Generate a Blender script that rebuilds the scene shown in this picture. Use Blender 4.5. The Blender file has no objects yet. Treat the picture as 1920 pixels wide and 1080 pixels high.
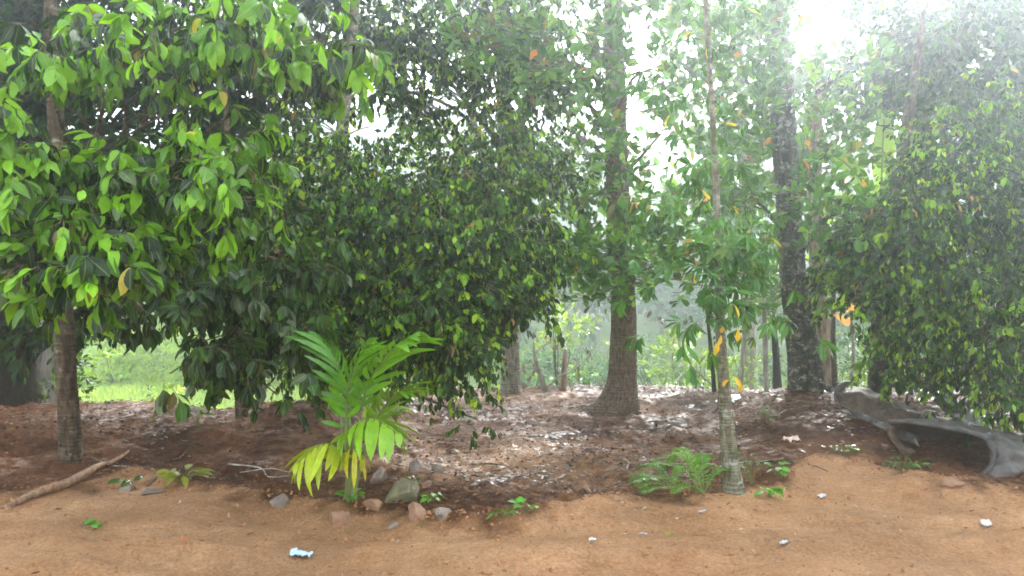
import bpy, math, random
import numpy as np

# ------------------------------------------------------------------ camera, sky, sun, exposure
scene = bpy.context.scene
COL = scene.collection
CAM_H = 1.6
FPX, HOR = 1507.0, 560.0          # focal length and horizon row, in pixels of the 1920 wide photograph
SUN_EL, SUN_AZ = 23.0, 23.0       # degrees above the horizon, degrees right of straight ahead

cam_data = bpy.data.cameras.new('camera')
cam = bpy.data.objects.new('camera', cam_data); COL.objects.link(cam)
cam_data.sensor_width = 36.0
cam_data.lens = 36.0 * FPX / 1920.0
cam_data.clip_start = 0.05; cam_data.clip_end = 2000.0
cam.location = (0, 0, CAM_H)
cam.rotation_euler = (math.radians(90 + math.degrees(math.atan((HOR - 540) / FPX))), 0, 0)
scene.camera = cam

world = bpy.data.worlds.new('World'); scene.world = world; world.use_nodes = True
wn = world.node_tree.nodes; wl = world.node_tree.links
wn.clear()
sky = wn.new('ShaderNodeTexSky'); sky.sky_type = 'NISHITA'; sky.sun_disc = False
sky.sun_elevation = math.radians(SUN_EL); sky.sun_rotation = math.radians(SUN_AZ)
sky.air_density = 1.0; sky.dust_density = 3.0; sky.ozone_density = 1.0
hsv = wn.new('ShaderNodeHueSaturation'); hsv.inputs['Saturation'].default_value = 0.25
bg = wn.new('ShaderNodeBackground'); bg.inputs['Strength'].default_value = 0.15
wo = wn.new('ShaderNodeOutputWorld')
wl.new(sky.outputs[0], hsv.inputs['Color']); wl.new(hsv.outputs[0], bg.inputs['Color']); wl.new(bg.outputs[0], wo.inputs['Surface'])

sun_data = bpy.data.lights.new('sun', 'SUN'); sun_data.energy = 2.7; sun_data.angle = math.radians(11)
sun_data.color = (1.0, 0.96, 0.90)
sun = bpy.data.objects.new('sun', sun_data); COL.objects.link(sun)
sun.rotation_euler = (math.radians(90 - SUN_EL), 0, math.radians(180 - SUN_AZ))

scene.view_settings.view_transform = 'Standard'; scene.view_settings.look = 'None'
scene.view_settings.gamma = 1.0; scene.view_settings.exposure = 3.22
cy = scene.cycles
cy.use_denoising = True
cy.max_bounces = 7; cy.diffuse_bounces = 3; cy.glossy_bounces = 2; cy.transmission_bounces = 5
cy.volume_bounces = 1; cy.transparent_max_bounces = 6
cy.pixel_filter_type = 'BLACKMAN_HARRIS'; cy.filter_width = 1.7
cy.sample_clamp_indirect = 6.0

HAZE_DENSITY = 0.0110

# ------------------------------------------------------------------ helpers
rng = np.random.default_rng(7)

def at(px, py, Y):
    return np.array([(px - 960.0) / FPX * Y, Y, CAM_H + (HOR - py) / FPX * Y])

_perm = np.random.default_rng(3).random((256, 256))
def vnoise(x, y, s):
    """smooth value noise in 0..1"""
    x = np.asarray(x, float) / s + 1000.3; y = np.asarray(y, float) / s + 1000.7
    xi = np.floor(x).astype(int); yi = np.floor(y).astype(int)
    fx = x - xi; fy = y - yi
    fx = fx * fx * (3 - 2 * fx); fy = fy * fy * (3 - 2 * fy)
    g = lambda a, b: _perm[a % 256, b % 256]
    return (g(xi, yi) * (1 - fx) + g(xi + 1, yi) * fx) * (1 - fy) + (g(xi, yi + 1) * (1 - fx) + g(xi + 1, yi + 1) * fx) * fy

def sstep(a, b, v):
    t = np.clip((v - a) / (b - a), 0, 1); return t * t * (3 - 2 * t)

def norm(v):
    return v / np.maximum(np.linalg.norm(v, axis=-1, keepdims=True), 1e-9)

EDGE_PX = [-3000, 0, 130, 260, 420, 600, 780, 960, 1080, 1180, 1320, 1450, 1530, 1620, 1740, 1920, 4000]
EDGE_PY = [940, 938, 915, 892, 915, 945, 972, 982, 955, 936, 938, 925, 872, 880, 910, 940, 945]
def edge_y(x, y):
    px = 960 + FPX * x / np.maximum(y, 1.0)
    return 1.6 * FPX / (np.interp(px, EDGE_PX, EDGE_PY) - HOR)

def ground_z(x, y):
    x = np.asarray(x, float); y = np.asarray(y, float)
    ye = edge_y(x, y)
    left = 1 - sstep(-2.6, -0.9, x)
    right = sstep(2.2, 3.6, x)
    mid = 1 - left - right
    z = left * (0.27 * sstep(6.9, 8.9, y)) + mid * (0.10 * sstep(8, 12.5, y)) + right * (0.18 * sstep(7.6, 9.6, y))
    z = z + 0.16 * np.exp(-((x - 4.6) ** 2 / 2.2 + (y - 9.6) ** 2 / 1.8))
    z = z + 0.10 * np.exp(-((x - 3.9) ** 2 / 0.5 + (y - 10.9) ** 2 / 0.5))
    z = z + 0.14 * np.exp(-((x + 2.2) ** 2 / 0.6 + (y - 9.3) ** 2 / 0.35))
    z = z + 0.07 * np.exp(-((x - 2.55) ** 2 / 0.25 + (y - 7.4) ** 2 / 0.3))
    # loose ridge of earth pushed up at the edge of the track
    z = z + 0.055 * np.exp(-((y - ye - 0.02) / 0.16) ** 2) * (0.4 + vnoise(x, y, 0.35))
    crest = left * 9.9 + mid * 13.6 + right * 12.4
    z = z - 2.15 * sstep(0, 5.0, y - crest)
    near = 1 - sstep(14, 20, y)
    z = z + near * ((vnoise(x, y, 1.1) - .5) * 0.07 + (vnoise(x, y, 0.42) - .5) * 0.06)
    rough = sstep(-0.1, 0.5, y - ye)
    # wheel ruts and scuffs of the track
    for yy, dd in ((4.95, .030), (5.55, .024), (4.35, .02)):
        q = (y - yy - .16 * np.sin(x * .55 + yy) - .1 * vnoise(x, 0 * y + yy, 1.2)) / .13
        z = z + near * 1.4 * dd * (-np.exp(-q * q) + .6 * np.exp(-(np.abs(q) - 1.8) ** 2 * 2)) * (.35 + .9 * vnoise(x, y, .9))
    z = z + near * ((vnoise(x, y, 0.17) - .5) * (0.030 + 0.024 * rough) + (vnoise(x, y, 0.07) - .5) * (0.014 + 0.014 * rough))
    z = z + near * 0.012 * np.sin(y * 7 + vnoise(x, y, 2.0) * 5) * (1 - rough)
    z = z + (1 - near) * (vnoise(x, y, 6.0) - .5) * 0.5
    z = z + 34.0 * sstep(46, 190, y) + 10 * sstep(60, 150, np.abs(x)) 
    return z

def set_props(o, label=None, cat=None, group=None, kind=None):
    if label: o['label'] = label
    if cat: o['category'] = cat
    if group: o['group'] = group
    if kind: o['kind'] = kind
    return o

def empty(name, loc, label, cat, group=None):
    o = bpy.data.objects.new(name, None); COL.objects.link(o)
    o.location = tuple(float(v) for v in loc); o.empty_display_size = 0.1
    return set_props(o, label, cat, group)

def mesh_obj(name, parts, mats, parent=None, smooth=True):
    """parts: list of dict(v, q, t, m, c, uv). World coordinates; made relative to the parent's location."""
    V, Q, T, QM, TM, C, UV = [], [], [], [], [], [], []
    off = 0
    for p in parts:
        v = np.asarray(p['v'], float).reshape(-1, 3)
        V.append(v)
        q = p.get('q'); t = p.get('t')
        if q is not None and len(q):
            Q.append(np.asarray(q, int).reshape(-1, 4) + off); QM.append(np.full(len(Q[-1]), p.get('m', 0)))
        if t is not None and len(t):
            T.append(np.asarray(t, int).reshape(-1, 3) + off); TM.append(np.full(len(T[-1]), p.get('m', 0)))
        c = p.get('c'); C.append(np.ones((len(v), 3)) * 0.5 if c is None else np.broadcast_to(c, (len(v), 3)))
        u = p.get('uv'); UV.append(np.zeros((len(v), 2)) if u is None else u)
        off += len(v)
    V = np.concatenate(V); C = np.concatenate(C); UV = np.concatenate(UV)
    Q = np.concatenate(Q) if Q else np.zeros((0, 4), int); QM = np.concatenate(QM) if QM else np.zeros(0, int)
    T = np.concatenate(T) if T else np.zeros((0, 3), int); TM = np.concatenate(TM) if TM else np.zeros(0, int)
    if parent is not None: V = V - np.array(parent.location)
    me = bpy.data.meshes.new(name)
    me.vertices.add(len(V)); me.vertices.foreach_set('co', V.astype(np.float32).ravel())
    nl = Q.size + T.size
    loops = np.concatenate([Q.ravel(), T.ravel()])
    me.loops.add(nl); me.loops.foreach_set('vertex_index', loops.astype(np.int32))
    me.polygons.add(len(Q) + len(T))
    starts = np.concatenate([np.arange(len(Q)) * 4, Q.size + np.arange(len(T)) * 3]).astype(np.int32)
    me.polygons.foreach_set('loop_start', starts)
    me.polygons.foreach_set('material_index', np.concatenate([QM, TM]).astype(np.int32))
    me.update(calc_edges=True)
    me.polygons.foreach_set('use_smooth', np.full(len(Q) + len(T), smooth))
    a = me.attributes.new('Col', 'FLOAT_COLOR', 'POINT')
    a.data.foreach_set('color', np.concatenate([C, np.ones((len(C), 1))], 1).astype(np.float32).ravel())
    uvl = me.uv_layers.new(name='UVMap')
    uvl.data.foreach_set('uv', UV[loops].astype(np.float32).ravel())
    for m in mats: me.materials.append(m)
    o = bpy.data.objects.new(name, me); COL.objects.link(o)
    if parent is not None: o.parent = parent
    return o

def loose(name, parts, mats, loc, label, cat, group=None, kind=None, smooth=True):
    """a thing that is one mesh, its origin at loc"""
    class P: pass
    p = P(); p.location = tuple(float(v) for v in loc)
    o0 = mesh_obj_at(name, parts, mats, p.location, smooth)
    return set_props(o0, label, cat, group, kind)

def mesh_obj_at(name, parts, mats, loc, smooth=True):
    sh = []
    for p in parts:
        q = dict(p); q['v'] = np.asarray(p['v'], float).reshape(-1, 3) - np.array(loc); sh.append(q)
    o = mesh_obj(name, sh, mats, None, smooth); o.location = loc
    return o

def catmull(P, n):
    P = np.asarray(P, float)
    if len(P) == 2:
        t = np.linspace(0, 1, n)[:, None]; return P[0] * (1 - t) + P[1] * t
    Q = np.vstack([2 * P[0] - P[1], P, 2 * P[-1] - P[-2]])
    u = np.linspace(0, len(P) - 1 - 1e-6, n); i = u.astype(int); t = (u - i)[:, None]
    p0, p1, p2, p3 = Q[i], Q[i + 1], Q[i + 2], Q[i + 3]
    return 0.5 * ((2 * p1) + (-p0 + p2) * t + (2 * p0 - 5 * p1 + 4 * p2 - p3) * t ** 2 + (-p0 + 3 * p1 - 3 * p2 + p3) * t ** 3)

def tube(P, R, sides=8, n=None, col=None, m=0, rough=0.0, flare=None, cap=True, smoothcurve=True):
    """tapered tube along control points P with radii R; rough = radial noise; flare = list of (angle, strength, height) root lobes"""
    P = np.asarray(P, float); n = n or max(4, len(P) * 3)
    C = catmull(P, n) if smoothcurve else P
    u = np.linspace(0, 1, len(C)); R = np.interp(u, np.linspace(0, 1, len(R)), R)
    T = norm(np.gradient(C, axis=0))
    ref = np.array([0.31, 0.87, 0.1]) if abs(T[0][2]) > 0.6 else np.array([0.05, 0.1, 1.0])
    X = norm(np.cross(T, ref)); Y = np.cross(T, X)
    a = np.linspace(0, 2 * math.pi, sides, endpoint=False)
    rr = np.repeat(R[:, None], sides, 1)
    if rough:
        h = np.concatenate([[0], np.cumsum(np.linalg.norm(np.diff(C, axis=0), axis=1))])
        A, H = np.meshgrid(a, h)
        nz = vnoise(np.cos(A) * 2.0 + H * 0.7 + P[0][0] * 3, np.sin(A) * 2.0 + H * 2.6, 0.9) - .5
        nz2 = vnoise(np.cos(A) * 5.0, np.sin(A) * 5.0 + H * 9, 0.8) - .5
        rr = rr * (1 + rough * (nz * 1.2 + nz2 * 0.5))
    if flare:
        h = C[:, 2] - C[0][2]
        for ang, st, hh in flare:
            d = np.angle(np.exp(1j * (a - ang)))
            rr = rr + st * np.exp(-(d / 0.42) ** 2)[None, :] * np.exp(-np.maximum(h, 0) / hh)[:, None]
    V = C[:, None, :] + rr[:, :, None] * (np.cos(a)[None, :, None] * X[:, None, :] + np.sin(a)[None, :, None] * Y[:, None, :])
    k = len(C); i = np.arange(k - 1)[:, None] * sides; j = np.arange(sides)[None, :]; j2 = (j + 1) % sides
    q = np.stack([i + j, i + j2, i + sides + j2, i + sides + j], -1).reshape(-1, 4)
    V = V.reshape(-1, 3); t = []
    if cap:
        V = np.vstack([V, C[-1] + T[-1] * R[-1] * 0.6]); e = len(V) - 1; b = (k - 1) * sides
        t = [[b + jj, b + (jj + 1) % sides, e] for jj in range(sides)]
    uv = np.zeros((len(V), 2))
    return dict(v=V, q=q, t=t, m=m, c=None if col is None else np.array(col), uv=uv)

def prisms(A, B, r, m=1, col=(0.2, 0.2, 0.1)):
    """many 3-sided thin twigs from A to B"""
    N = len(A); d = norm(B - A); ref = np.where(np.abs(d[:, 2:3]) > 0.8, [[1., 0, 0]], [[0., 0, 1.]])
    X = norm(np.cross(d, ref)); Y = np.cross(d, X)
    r = np.broadcast_to(np.asarray(r, float), (N,))
    ang = [0, 2.094, 4.189]; V = []
    for Pp, s in ((A, 1.0), (B, 0.5)):
        for g in ang: V.append(Pp + (r * s)[:, None] * (math.cos(g) * X + math.sin(g) * Y))
    V = np.stack(V, 1); o = np.arange(N)[:, None] * 6
    q = np.concatenate([o + np.array([[0, 1, 4, 3]]), o + np.array([[1, 2, 5, 4]]), o + np.array([[2, 0, 3, 5]])])
    return dict(v=V.reshape(-1, 3), q=q, m=m, c=np.array(col))

# leaf outlines: (along, half width)
LEAF_HI = [(0, .05), (.12, .45), (.34, .95), (.6, 1.0), (.84, .52)]
LEAF_OB = [(0, .05), (.2, .42), (.45, .85), (.7, 1.0), (.9, .6)]
LEAF_LO = [(0, .08), (.38, 1.0), (.76, .70)]
LEAF_NARROW = [(0, .1), (.3, .8), (.62, 1.0), (.85, .6)]
BLADE = [(0, .35), (.2, .8), (.45, 1.0), (.72, .85), (.9, .45)]

def leaf_batch(base, d, nrm, L, W, col, outline=LEAF_LO, fold=0.25, curve=0.25, m=0, wave=0.0):
    N = len(base); d = norm(d); x = norm(np.cross(d, nrm)); z = np.cross(x, d)
    L = np.broadcast_to(np.asarray(L, float), (N,)); W = np.broadcast_to(np.asarray(W, float), (N,))
    fold = np.broadcast_to(np.asarray(fold, float), (N,)); curve = np.broadcast_to(np.asarray(curve, float), (N,))
    col = np.broadcast_to(col, (N, 3))
    V = []; UV = []
    for s, w in outline:
        for side in (-1, 0, 1):
            lx = side * w * W * 0.5
            lz = fold * abs(side) * w * W * 0.5 - curve * L * s * s + wave * W * side * math.sin(s * 9)
            V.append(base + x * lx[:, None] + d * (s * L * (1 - 0.25 * np.abs(curve) * s))[:, None] + z * lz[:, None])
            UV.append((0.5 + 0.5 * side * 1.0, s))
    V.append(base + d * (L * (1 - 0.25 * np.abs(curve)))[:, None] + z * (-curve * L)[:, None]); UV.append((0.5, 1))
    S = len(outline); nv = S * 3 + 1
    V = np.stack(V, 1).reshape(-1, 3)
    q = []
    for s in range(S - 1):
        for k in (0, 1): q.append([s * 3 + k, s * 3 + k + 1, s * 3 + k + 4, s * 3 + k + 3])
    b = (S - 1) * 3; t = [[b, b + 1, nv - 1], [b + 1, b + 2, nv - 1]]
    o = np.arange(N)[:, None, None] * nv
    return dict(v=V, q=(o + np.array(q)[None]).reshape(-1, 4), t=(o + np.array(t)[None]).reshape(-1, 3), m=m,
                c=np.repeat(col, nv, 0), uv=np.tile(np.array(UV, float), (N, 1)))

# ------------------------------------------------------------------ materials
def new_mat(name):
    m = bpy.data.materials.new(name); m.use_nodes = True
    nt = m.node_tree; nt.nodes.clear()
    return m, nt, nt.nodes.new, nt.links.new

def leaf_mat(name, gloss=0.32, trans=0.38, vein=0.35, spec=0.5, sat=1.0):
    m, nt, N, Lk = new_mat(name)
    out = N('ShaderNodeOutputMaterial')
    at_ = N('ShaderNodeAttribute'); at_.attribute_name = 'Col'
    uv = N('ShaderNodeUVMap')
    sep = N('ShaderNodeSeparateXYZ'); Lk(uv.outputs[0], sep.inputs[0])
    # midrib: bright line at u = .5
    s1 = N('ShaderNodeMath'); s1.operation = 'SUBTRACT'; s1.inputs[1].default_value = 0.5; Lk(sep.outputs['X'], s1.inputs[0])
    ab = N('ShaderNodeMath'); ab.operation = 'ABSOLUTE'; Lk(s1.outputs[0], ab.inputs[0])
    mr = N('ShaderNodeMapRange'); mr.inputs['From Min'].default_value = 0.0; mr.inputs['From Max'].default_value = 0.07
    mr.inputs['To Min'].default_value = 1.0; mr.inputs['To Max'].default_value = 0.0; Lk(ab.outputs[0], mr.inputs['Value'])
    # side veins: chevron waves
    sc = N('ShaderNodeMath'); sc.operation = 'MULTIPLY_ADD'; sc.inputs[1].default_value = -0.55; Lk(ab.outputs[0], sc.inputs[0]); Lk(sep.outputs['Y'], sc.inputs[2])
    fr = N('ShaderNodeMath'); fr.operation = 'MULTIPLY'; fr.inputs[1].default_value = 52.0; Lk(sc.outputs[0], fr.inputs[0])
    sn = N('ShaderNodeMath'); sn.operation = 'SINE'; Lk(fr.outputs[0], sn.inputs[0])
    geo = N('ShaderNodeNewGeometry')
    nz = N('ShaderNodeTexNoise'); nz.inputs['Scale'].default_value = 22.0; nz.inputs['Detail'].default_value = 2.0; Lk(geo.outputs['Position'], nz.inputs['Vector'])
    mz = N('ShaderNodeMapRange'); mz.inputs['To Min'].default_value = 0.72; mz.inputs['To Max'].default_value = 1.28; Lk(nz.outputs['Fac'], mz.inputs['Value'])
    mul = N('ShaderNodeVectorMath'); mul.operation = 'SCALE'; Lk(at_.outputs['Color'], mul.inputs[0]); Lk(mz.outputs[0], mul.inputs['Scale'])
    mix = N('ShaderNodeMixRGB'); mix.inputs['Color2'].default_value = (0.22, 0.36, 0.05, 1)
    mf = N('ShaderNodeMath'); mf.operation = 'MULTIPLY'; mf.inputs[1].default_value = vein; Lk(mr.outputs[0], mf.inputs[0])
    Lk(mf.outputs[0], mix.inputs['Fac']); Lk(mul.outputs[0], mix.inputs['Color1'])
    bump = N('ShaderNodeBump'); bump.inputs['Strength'].default_value = 0.25; bump.inputs['Distance'].default_value = 0.004; Lk(sn.outputs[0], bump.inputs['Height'])
    pr = N('ShaderNodeBsdfPrincipled'); Lk(mix.outputs[0], pr.inputs['Base Color']); pr.inputs['Roughness'].default_value = gloss
    pr.inputs['Specular IOR Level'].default_value = spec; Lk(bump.outputs[0], pr.inputs['Normal'])
    tr = N('ShaderNodeBsdfTranslucent')
    hs = N('ShaderNodeMixRGB'); hs.blend_type = 'MULTIPLY'; hs.inputs['Fac'].default_value = 1; hs.inputs['Color2'].default_value = (1.9, 1.7, 0.7, 1)
    Lk(mix.outputs[0], hs.inputs['Color1']); Lk(hs.outputs[0], tr.inputs['Color'])
    ms = N('ShaderNodeMixShader'); ms.inputs[0].default_value = trans
    Lk(pr.outputs[0], ms.inputs[1]); Lk(tr.outputs[0], ms.inputs[2]); Lk(ms.outputs[0], out.inputs['Surface'])
    return m

def bark_mat(name, dark, light, lichen=None, lichen_amt=0.35, ring=0.0, rough=0.8, scale=1.0, moss=None, spec=.2):
    m, nt, N, Lk = new_mat(name)
    out = N('ShaderNodeOutputMaterial'); pr = N('ShaderNodeBsdfPrincipled'); pr.inputs['Roughness'].default_value = rough; pr.inputs['Specular IOR Level'].default_value = spec
    geo = N('ShaderNodeNewGeometry')
    mp = N('ShaderNodeMapping'); mp.inputs['Scale'].default_value = (14 * scale, 14 * scale, 4.5 * scale); Lk(geo.outputs['Position'], mp.inputs['Vector'])
    n1 = N('ShaderNodeTexNoise'); n1.inputs['Scale'].default_value = 1.6; n1.inputs['Detail'].default_value = 6; n1.inputs['Roughness'].default_value = 0.65; Lk(mp.outputs[0], n1.inputs['Vector'])
    cr = N('ShaderNodeValToRGB'); cr.color_ramp.elements[0].position = 0.40; cr.color_ramp.elements[1].position = 0.62
    cr.color_ramp.elements[0].color = (*dark, 1); cr.color_ramp.elements[1].color = (*light, 1); Lk(n1.outputs['Fac'], cr.inputs['Fac'])
    col = cr.outputs['Color']; height = n1.outputs['Fac']
    if ring:
        mp2 = N('ShaderNodeMapping'); mp2.inputs['Scale'].default_value = (5, 5, 60 * scale); Lk(geo.outputs['Position'], mp2.inputs['Vector'])
        n3 = N('ShaderNodeTexNoise'); n3.inputs['Scale'].default_value = 0.7; n3.inputs['Detail'].default_value = 4; Lk(mp2.outputs[0], n3.inputs['Vector'])
        r3 = N('ShaderNodeValToRGB'); r3.color_ramp.elements[0].position = 0.38; r3.color_ramp.elements[1].position = 0.62; Lk(n3.outputs['Fac'], r3.inputs['Fac'])
        mx3 = N('ShaderNodeMixRGB'); mx3.blend_type = 'MULTIPLY'; mx3.inputs['Fac'].default_value = ring; Lk(col, mx3.inputs['Color1']); Lk(r3.outputs['Color'], mx3.inputs['Color2'])
        col = mx3.outputs[0]
        ad = N('ShaderNodeMath'); ad.operation = 'ADD'; Lk(height, ad.inputs[0]); Lk(n3.outputs['Fac'], ad.inputs[1]); height = ad.outputs[0]
    for tint, amt, sc_, seed in ((lichen, lichen_amt, 9.0, 0.0), (moss, 0.4, 3.5, 7.0)):
        if tint is None: continue
        mp4 = N('ShaderNodeMapping'); mp4.inputs['Location'].default_value = (seed, seed, seed); mp4.inputs['Scale'].default_value = (1, 1, 1.4); Lk(geo.outputs['Position'], mp4.inputs['Vector'])
        n2 = N('ShaderNodeTexNoise'); n2.inputs['Scale'].default_value = sc_; n2.inputs['Detail'].default_value = 7; n2.inputs['Roughness'].default_value = 0.7; Lk(mp4.outputs[0], n2.inputs['Vector'])
        r2 = N('ShaderNodeValToRGB'); r2.color_ramp.elements[0].position = 0.5 + 0.12 * (1 - amt); r2.color_ramp.elements[1].position = 0.60 + 0.12 * (1 - amt); Lk(n2.outputs['Fac'], r2.inputs['Fac'])
        mx = N('ShaderNodeMixRGB'); mx.inputs['Color2'].default_value = (*tint, 1); Lk(r2.outputs['Color'], mx.inputs['Fac']); Lk(col, mx.inputs['Color1'])
        col = mx.outputs[0]
    bp = N('ShaderNodeBump'); bp.inputs['Strength'].default_value = 1.0; bp.inputs['Distance'].default_value = 0.05; Lk(height, bp.inputs['Height'])
    Lk(col, pr.inputs['Base Color']); Lk(bp.outputs[0], pr.inputs['Normal']); Lk(pr.outputs[0], out.inputs['Surface'])
    return m

def plain_mat(name, col, rough=0.6, metal=0.0, var=0.3, scale=20, bump=0.3, use_attr=False, spec=0.5, patchy=False):
    m, nt, N, Lk = new_mat(name)
    out = N('ShaderNodeOutputMaterial'); pr = N('ShaderNodeBsdfPrincipled'); pr.inputs['Roughness'].default_value = rough; pr.inputs['Metallic'].default_value = metal
    pr.inputs['Specular IOR Level'].default_value = spec
    if patchy:                                   # some places are wet, others have dried
        g2 = N('ShaderNodeNewGeometry'); pn = N('ShaderNodeTexNoise'); pn.inputs['Scale'].default_value = 0.9; pn.inputs['Detail'].default_value = 3; Lk(g2.outputs['Position'], pn.inputs['Vector'])
        for key, a0, a1 in (('Specular IOR Level', .02, .20), ('Roughness', .8, .28)):
            pm = N('ShaderNodeMapRange'); pm.inputs['From Min'].default_value = .45; pm.inputs['From Max'].default_value = .62; pm.inputs['To Min'].default_value = a0; pm.inputs['To Max'].default_value = a1
            Lk(pn.outputs['Fac'], pm.inputs['Value']); Lk(pm.outputs[0], pr.inputs[key])
    geo = N('ShaderNodeNewGeometry'); nz = N('ShaderNodeTexNoise'); nz.inputs['Scale'].default_value = scale; nz.inputs['Detail'].default_value = 5; Lk(geo.outputs['Position'], nz.inputs['Vector'])
    mz = N('ShaderNodeMapRange'); mz.inputs['From Min'].default_value = 0.25; mz.inputs['From Max'].default_value = 0.75; mz.inputs['To Min'].default_value = 1 - var; mz.inputs['To Max'].default_value = 1 + var; Lk(nz.outputs['Fac'], mz.inputs['Value'])
    mul = N('ShaderNodeVectorMath'); mul.operation = 'SCALE'; Lk(mz.outputs[0], mul.inputs['Scale'])
    if use_attr:
        a = N('ShaderNodeAttribute'); a.attribute_name = 'Col'; Lk(a.outputs['Color'], mul.inputs[0])
    else: mul.inputs[0].default_value = col
    bp = N('ShaderNodeBump'); bp.inputs['Strength'].default_value = bump; bp.inputs['Distance'].default_value = 0.01; Lk(nz.outputs['Fac'], bp.inputs['Height'])
    Lk(mul.outputs[0], pr.inputs['Base Color']); Lk(bp.outputs[0], pr.inputs['Normal']); Lk(pr.outputs[0], out.inputs['Surface'])
    return m

def ground_mat():
    m, nt, N, Lk = new_mat('earth')
    out = N('ShaderNodeOutputMaterial'); pr = N('ShaderNodeBsdfPrincipled'); pr.inputs['Specular IOR Level'].default_value = 0.25
    a = N('ShaderNodeAttribute'); a.attribute_name = 'Col'       # r = bare orange earth, g = grass, b = damp
    sp = N('ShaderNodeSeparateColor'); Lk(a.outputs['Color'], sp.inputs[0])
    geo = N('ShaderNodeNewGeometry')
    def noise(s, d, r=0.6, off=0):
        mp = N('ShaderNodeMapping'); mp.inputs['Location'].default_value = (off, off, 0); Lk(geo.outputs['Position'], mp.inputs['Vector'])
        n = N('ShaderNodeTexNoise'); n.inputs['Scale'].default_value = s; n.inputs['Detail'].default_value = d; n.inputs['Roughness'].default_value = r; Lk(mp.outputs[0], n.inputs['Vector']); return n
    def ramp(src, stops):
        r = N('ShaderNodeValToRGB'); e = r.color_ramp.elements
        e[0].position, e[0].color = stops[0][0], (*stops[0][1], 1); e[1].position, e[1].color = stops[-1][0], (*stops[-1][1], 1)
        for p, c in stops[1:-1]:
            k = e.new(p); k.color = (*c, 1)
        Lk(src, r.inputs['Fac']); return r
    n1 = noise(1.3, 8, 0.62); n2 = noise(9, 8, 0.7, 5); n3 = noise(42, 6, 0.75, 9); n4 = noise(0.8, 3, 0.6, 3)
    ad = N('ShaderNodeMath'); ad.operation = 'MULTIPLY_ADD'; ad.inputs[1].default_value = 0.45; Lk(n2.outputs['Fac'], ad.inputs[0])
    h = N('ShaderNodeMath'); h.operation = 'MULTIPLY'; h.inputs[1].default_value = 0.55; Lk(n1.outputs['Fac'], h.inputs[0]); Lk(h.outputs[0], ad.inputs[2])
    dirt = ramp(ad.outputs[0], [(0.30, (0.28, 0.128, 0.055)), (0.42, (0.43, 0.218, 0.100)), (0.54, (0.50, 0.270, 0.135)), (0.68, (0.60, 0.36, 0.20))])
    hum = ramp(ad.outputs[0], [(0.32, (0.034, 0.015, 0.007)), (0.44, (0.085, 0.035, 0.015)), (0.54, (0.165, 0.067, 0.027)), (0.70, (0.26, 0.12, 0.050))])
    gr = ramp(n2.outputs['Fac'], [(0.3, (0.16, 0.24, 0.05)), (0.7, (0.30, 0.42, 0.10))])
    # broken edge between the two earths
    e1 = N('ShaderNodeMath'); e1.operation = 'MULTIPLY_ADD'; e1.inputs[1].default_value = 0.9; Lk(n2.outputs['Fac'], e1.inputs[0])
    e1.inputs[2].default_value = -0.45
    e2 = N('ShaderNodeMath'); e2.operation = 'ADD'; Lk(sp.outputs[0], e2.inputs[0]); Lk(e1.outputs[0], e2.inputs[1])
    e3 = N('ShaderNodeMapRange'); e3.inputs['From Min'].default_value = 0.12; e3.inputs['From Max'].default_value = 0.9; Lk(e2.outputs[0], e3.inputs['Value'])
    mx = N('ShaderNodeMixRGB'); Lk(e3.outputs[0], mx.inputs['Fac']); Lk(hum.outputs[0], mx.inputs['Color1']); Lk(dirt.outputs[0], mx.inputs['Color2'])
    mg = N('ShaderNodeMixRGB'); Lk(sp.outputs[1], mg.inputs['Fac']); Lk(mx.outputs[0], mg.inputs['Color1']); Lk(gr.outputs[0], mg.inputs['Color2'])
    fine = N('ShaderNodeMapRange'); fine.inputs['From Min'].default_value = .3; fine.inputs['From Max'].default_value = .7; fine.inputs['To Min'].default_value = 0.55; fine.inputs['To Max'].default_value = 1.38; Lk(n3.outputs['Fac'], fine.inputs['Value'])
    pat = N('ShaderNodeMapRange'); pat.inputs['From Min'].default_value = .36; pat.inputs['From Max'].default_value = .62; pat.inputs['To Min'].default_value = 0.76; pat.inputs['To Max'].default_value = 1.10; Lk(n4.outputs['Fac'], pat.inputs['Value'])
    fm = N('ShaderNodeMath'); fm.operation = 'MULTIPLY'; Lk(fine.outputs[0], fm.inputs[0]); Lk(pat.outputs[0], fm.inputs[1])
    sc = N('ShaderNodeVectorMath'); sc.operation = 'SCALE'; Lk(mg.outputs[0], sc.inputs[0]); Lk(fm.outputs[0], sc.inputs['Scale'])
    # wetness: patches of standing damp in the litter, dry elsewhere
    w1 = N('ShaderNodeMapRange'); w1.inputs['From Min'].default_value = 0.44; w1.inputs['From Max'].default_value = 0.60; Lk(n4.outputs['Fac'], w1.inputs['Value'])
    w2 = N('ShaderNodeMapRange'); w2.inputs['From Min'].default_value = 0.46; w2.inputs['From Max'].default_value = 0.58; Lk(n2.outputs['Fac'], w2.inputs['Value'])
    w3 = N('ShaderNodeMath'); w3.operation = 'MULTIPLY'; Lk(w1.outputs[0], w3.inputs[0]); Lk(w2.outputs[0], w3.inputs[1])
    w4 = N('ShaderNodeMath'); w4.operation = 'MULTIPLY'; Lk(w3.outputs[0], w4.inputs[0]); Lk(sp.outputs[2], w4.inputs[1])
    rm = N('ShaderNodeMapRange'); rm.inputs['To Min'].default_value = 0.9; rm.inputs['To Max'].default_value = 0.28; Lk(w4.outputs[0], rm.inputs['Value'])
    sm = N('ShaderNodeMapRange'); sm.inputs['To Min'].default_value = 0.10; sm.inputs['To Max'].default_value = 0.25; Lk(w4.outputs[0], sm.inputs['Value']); Lk(sm.outputs[0], pr.inputs['Specular IOR Level'])
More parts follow.
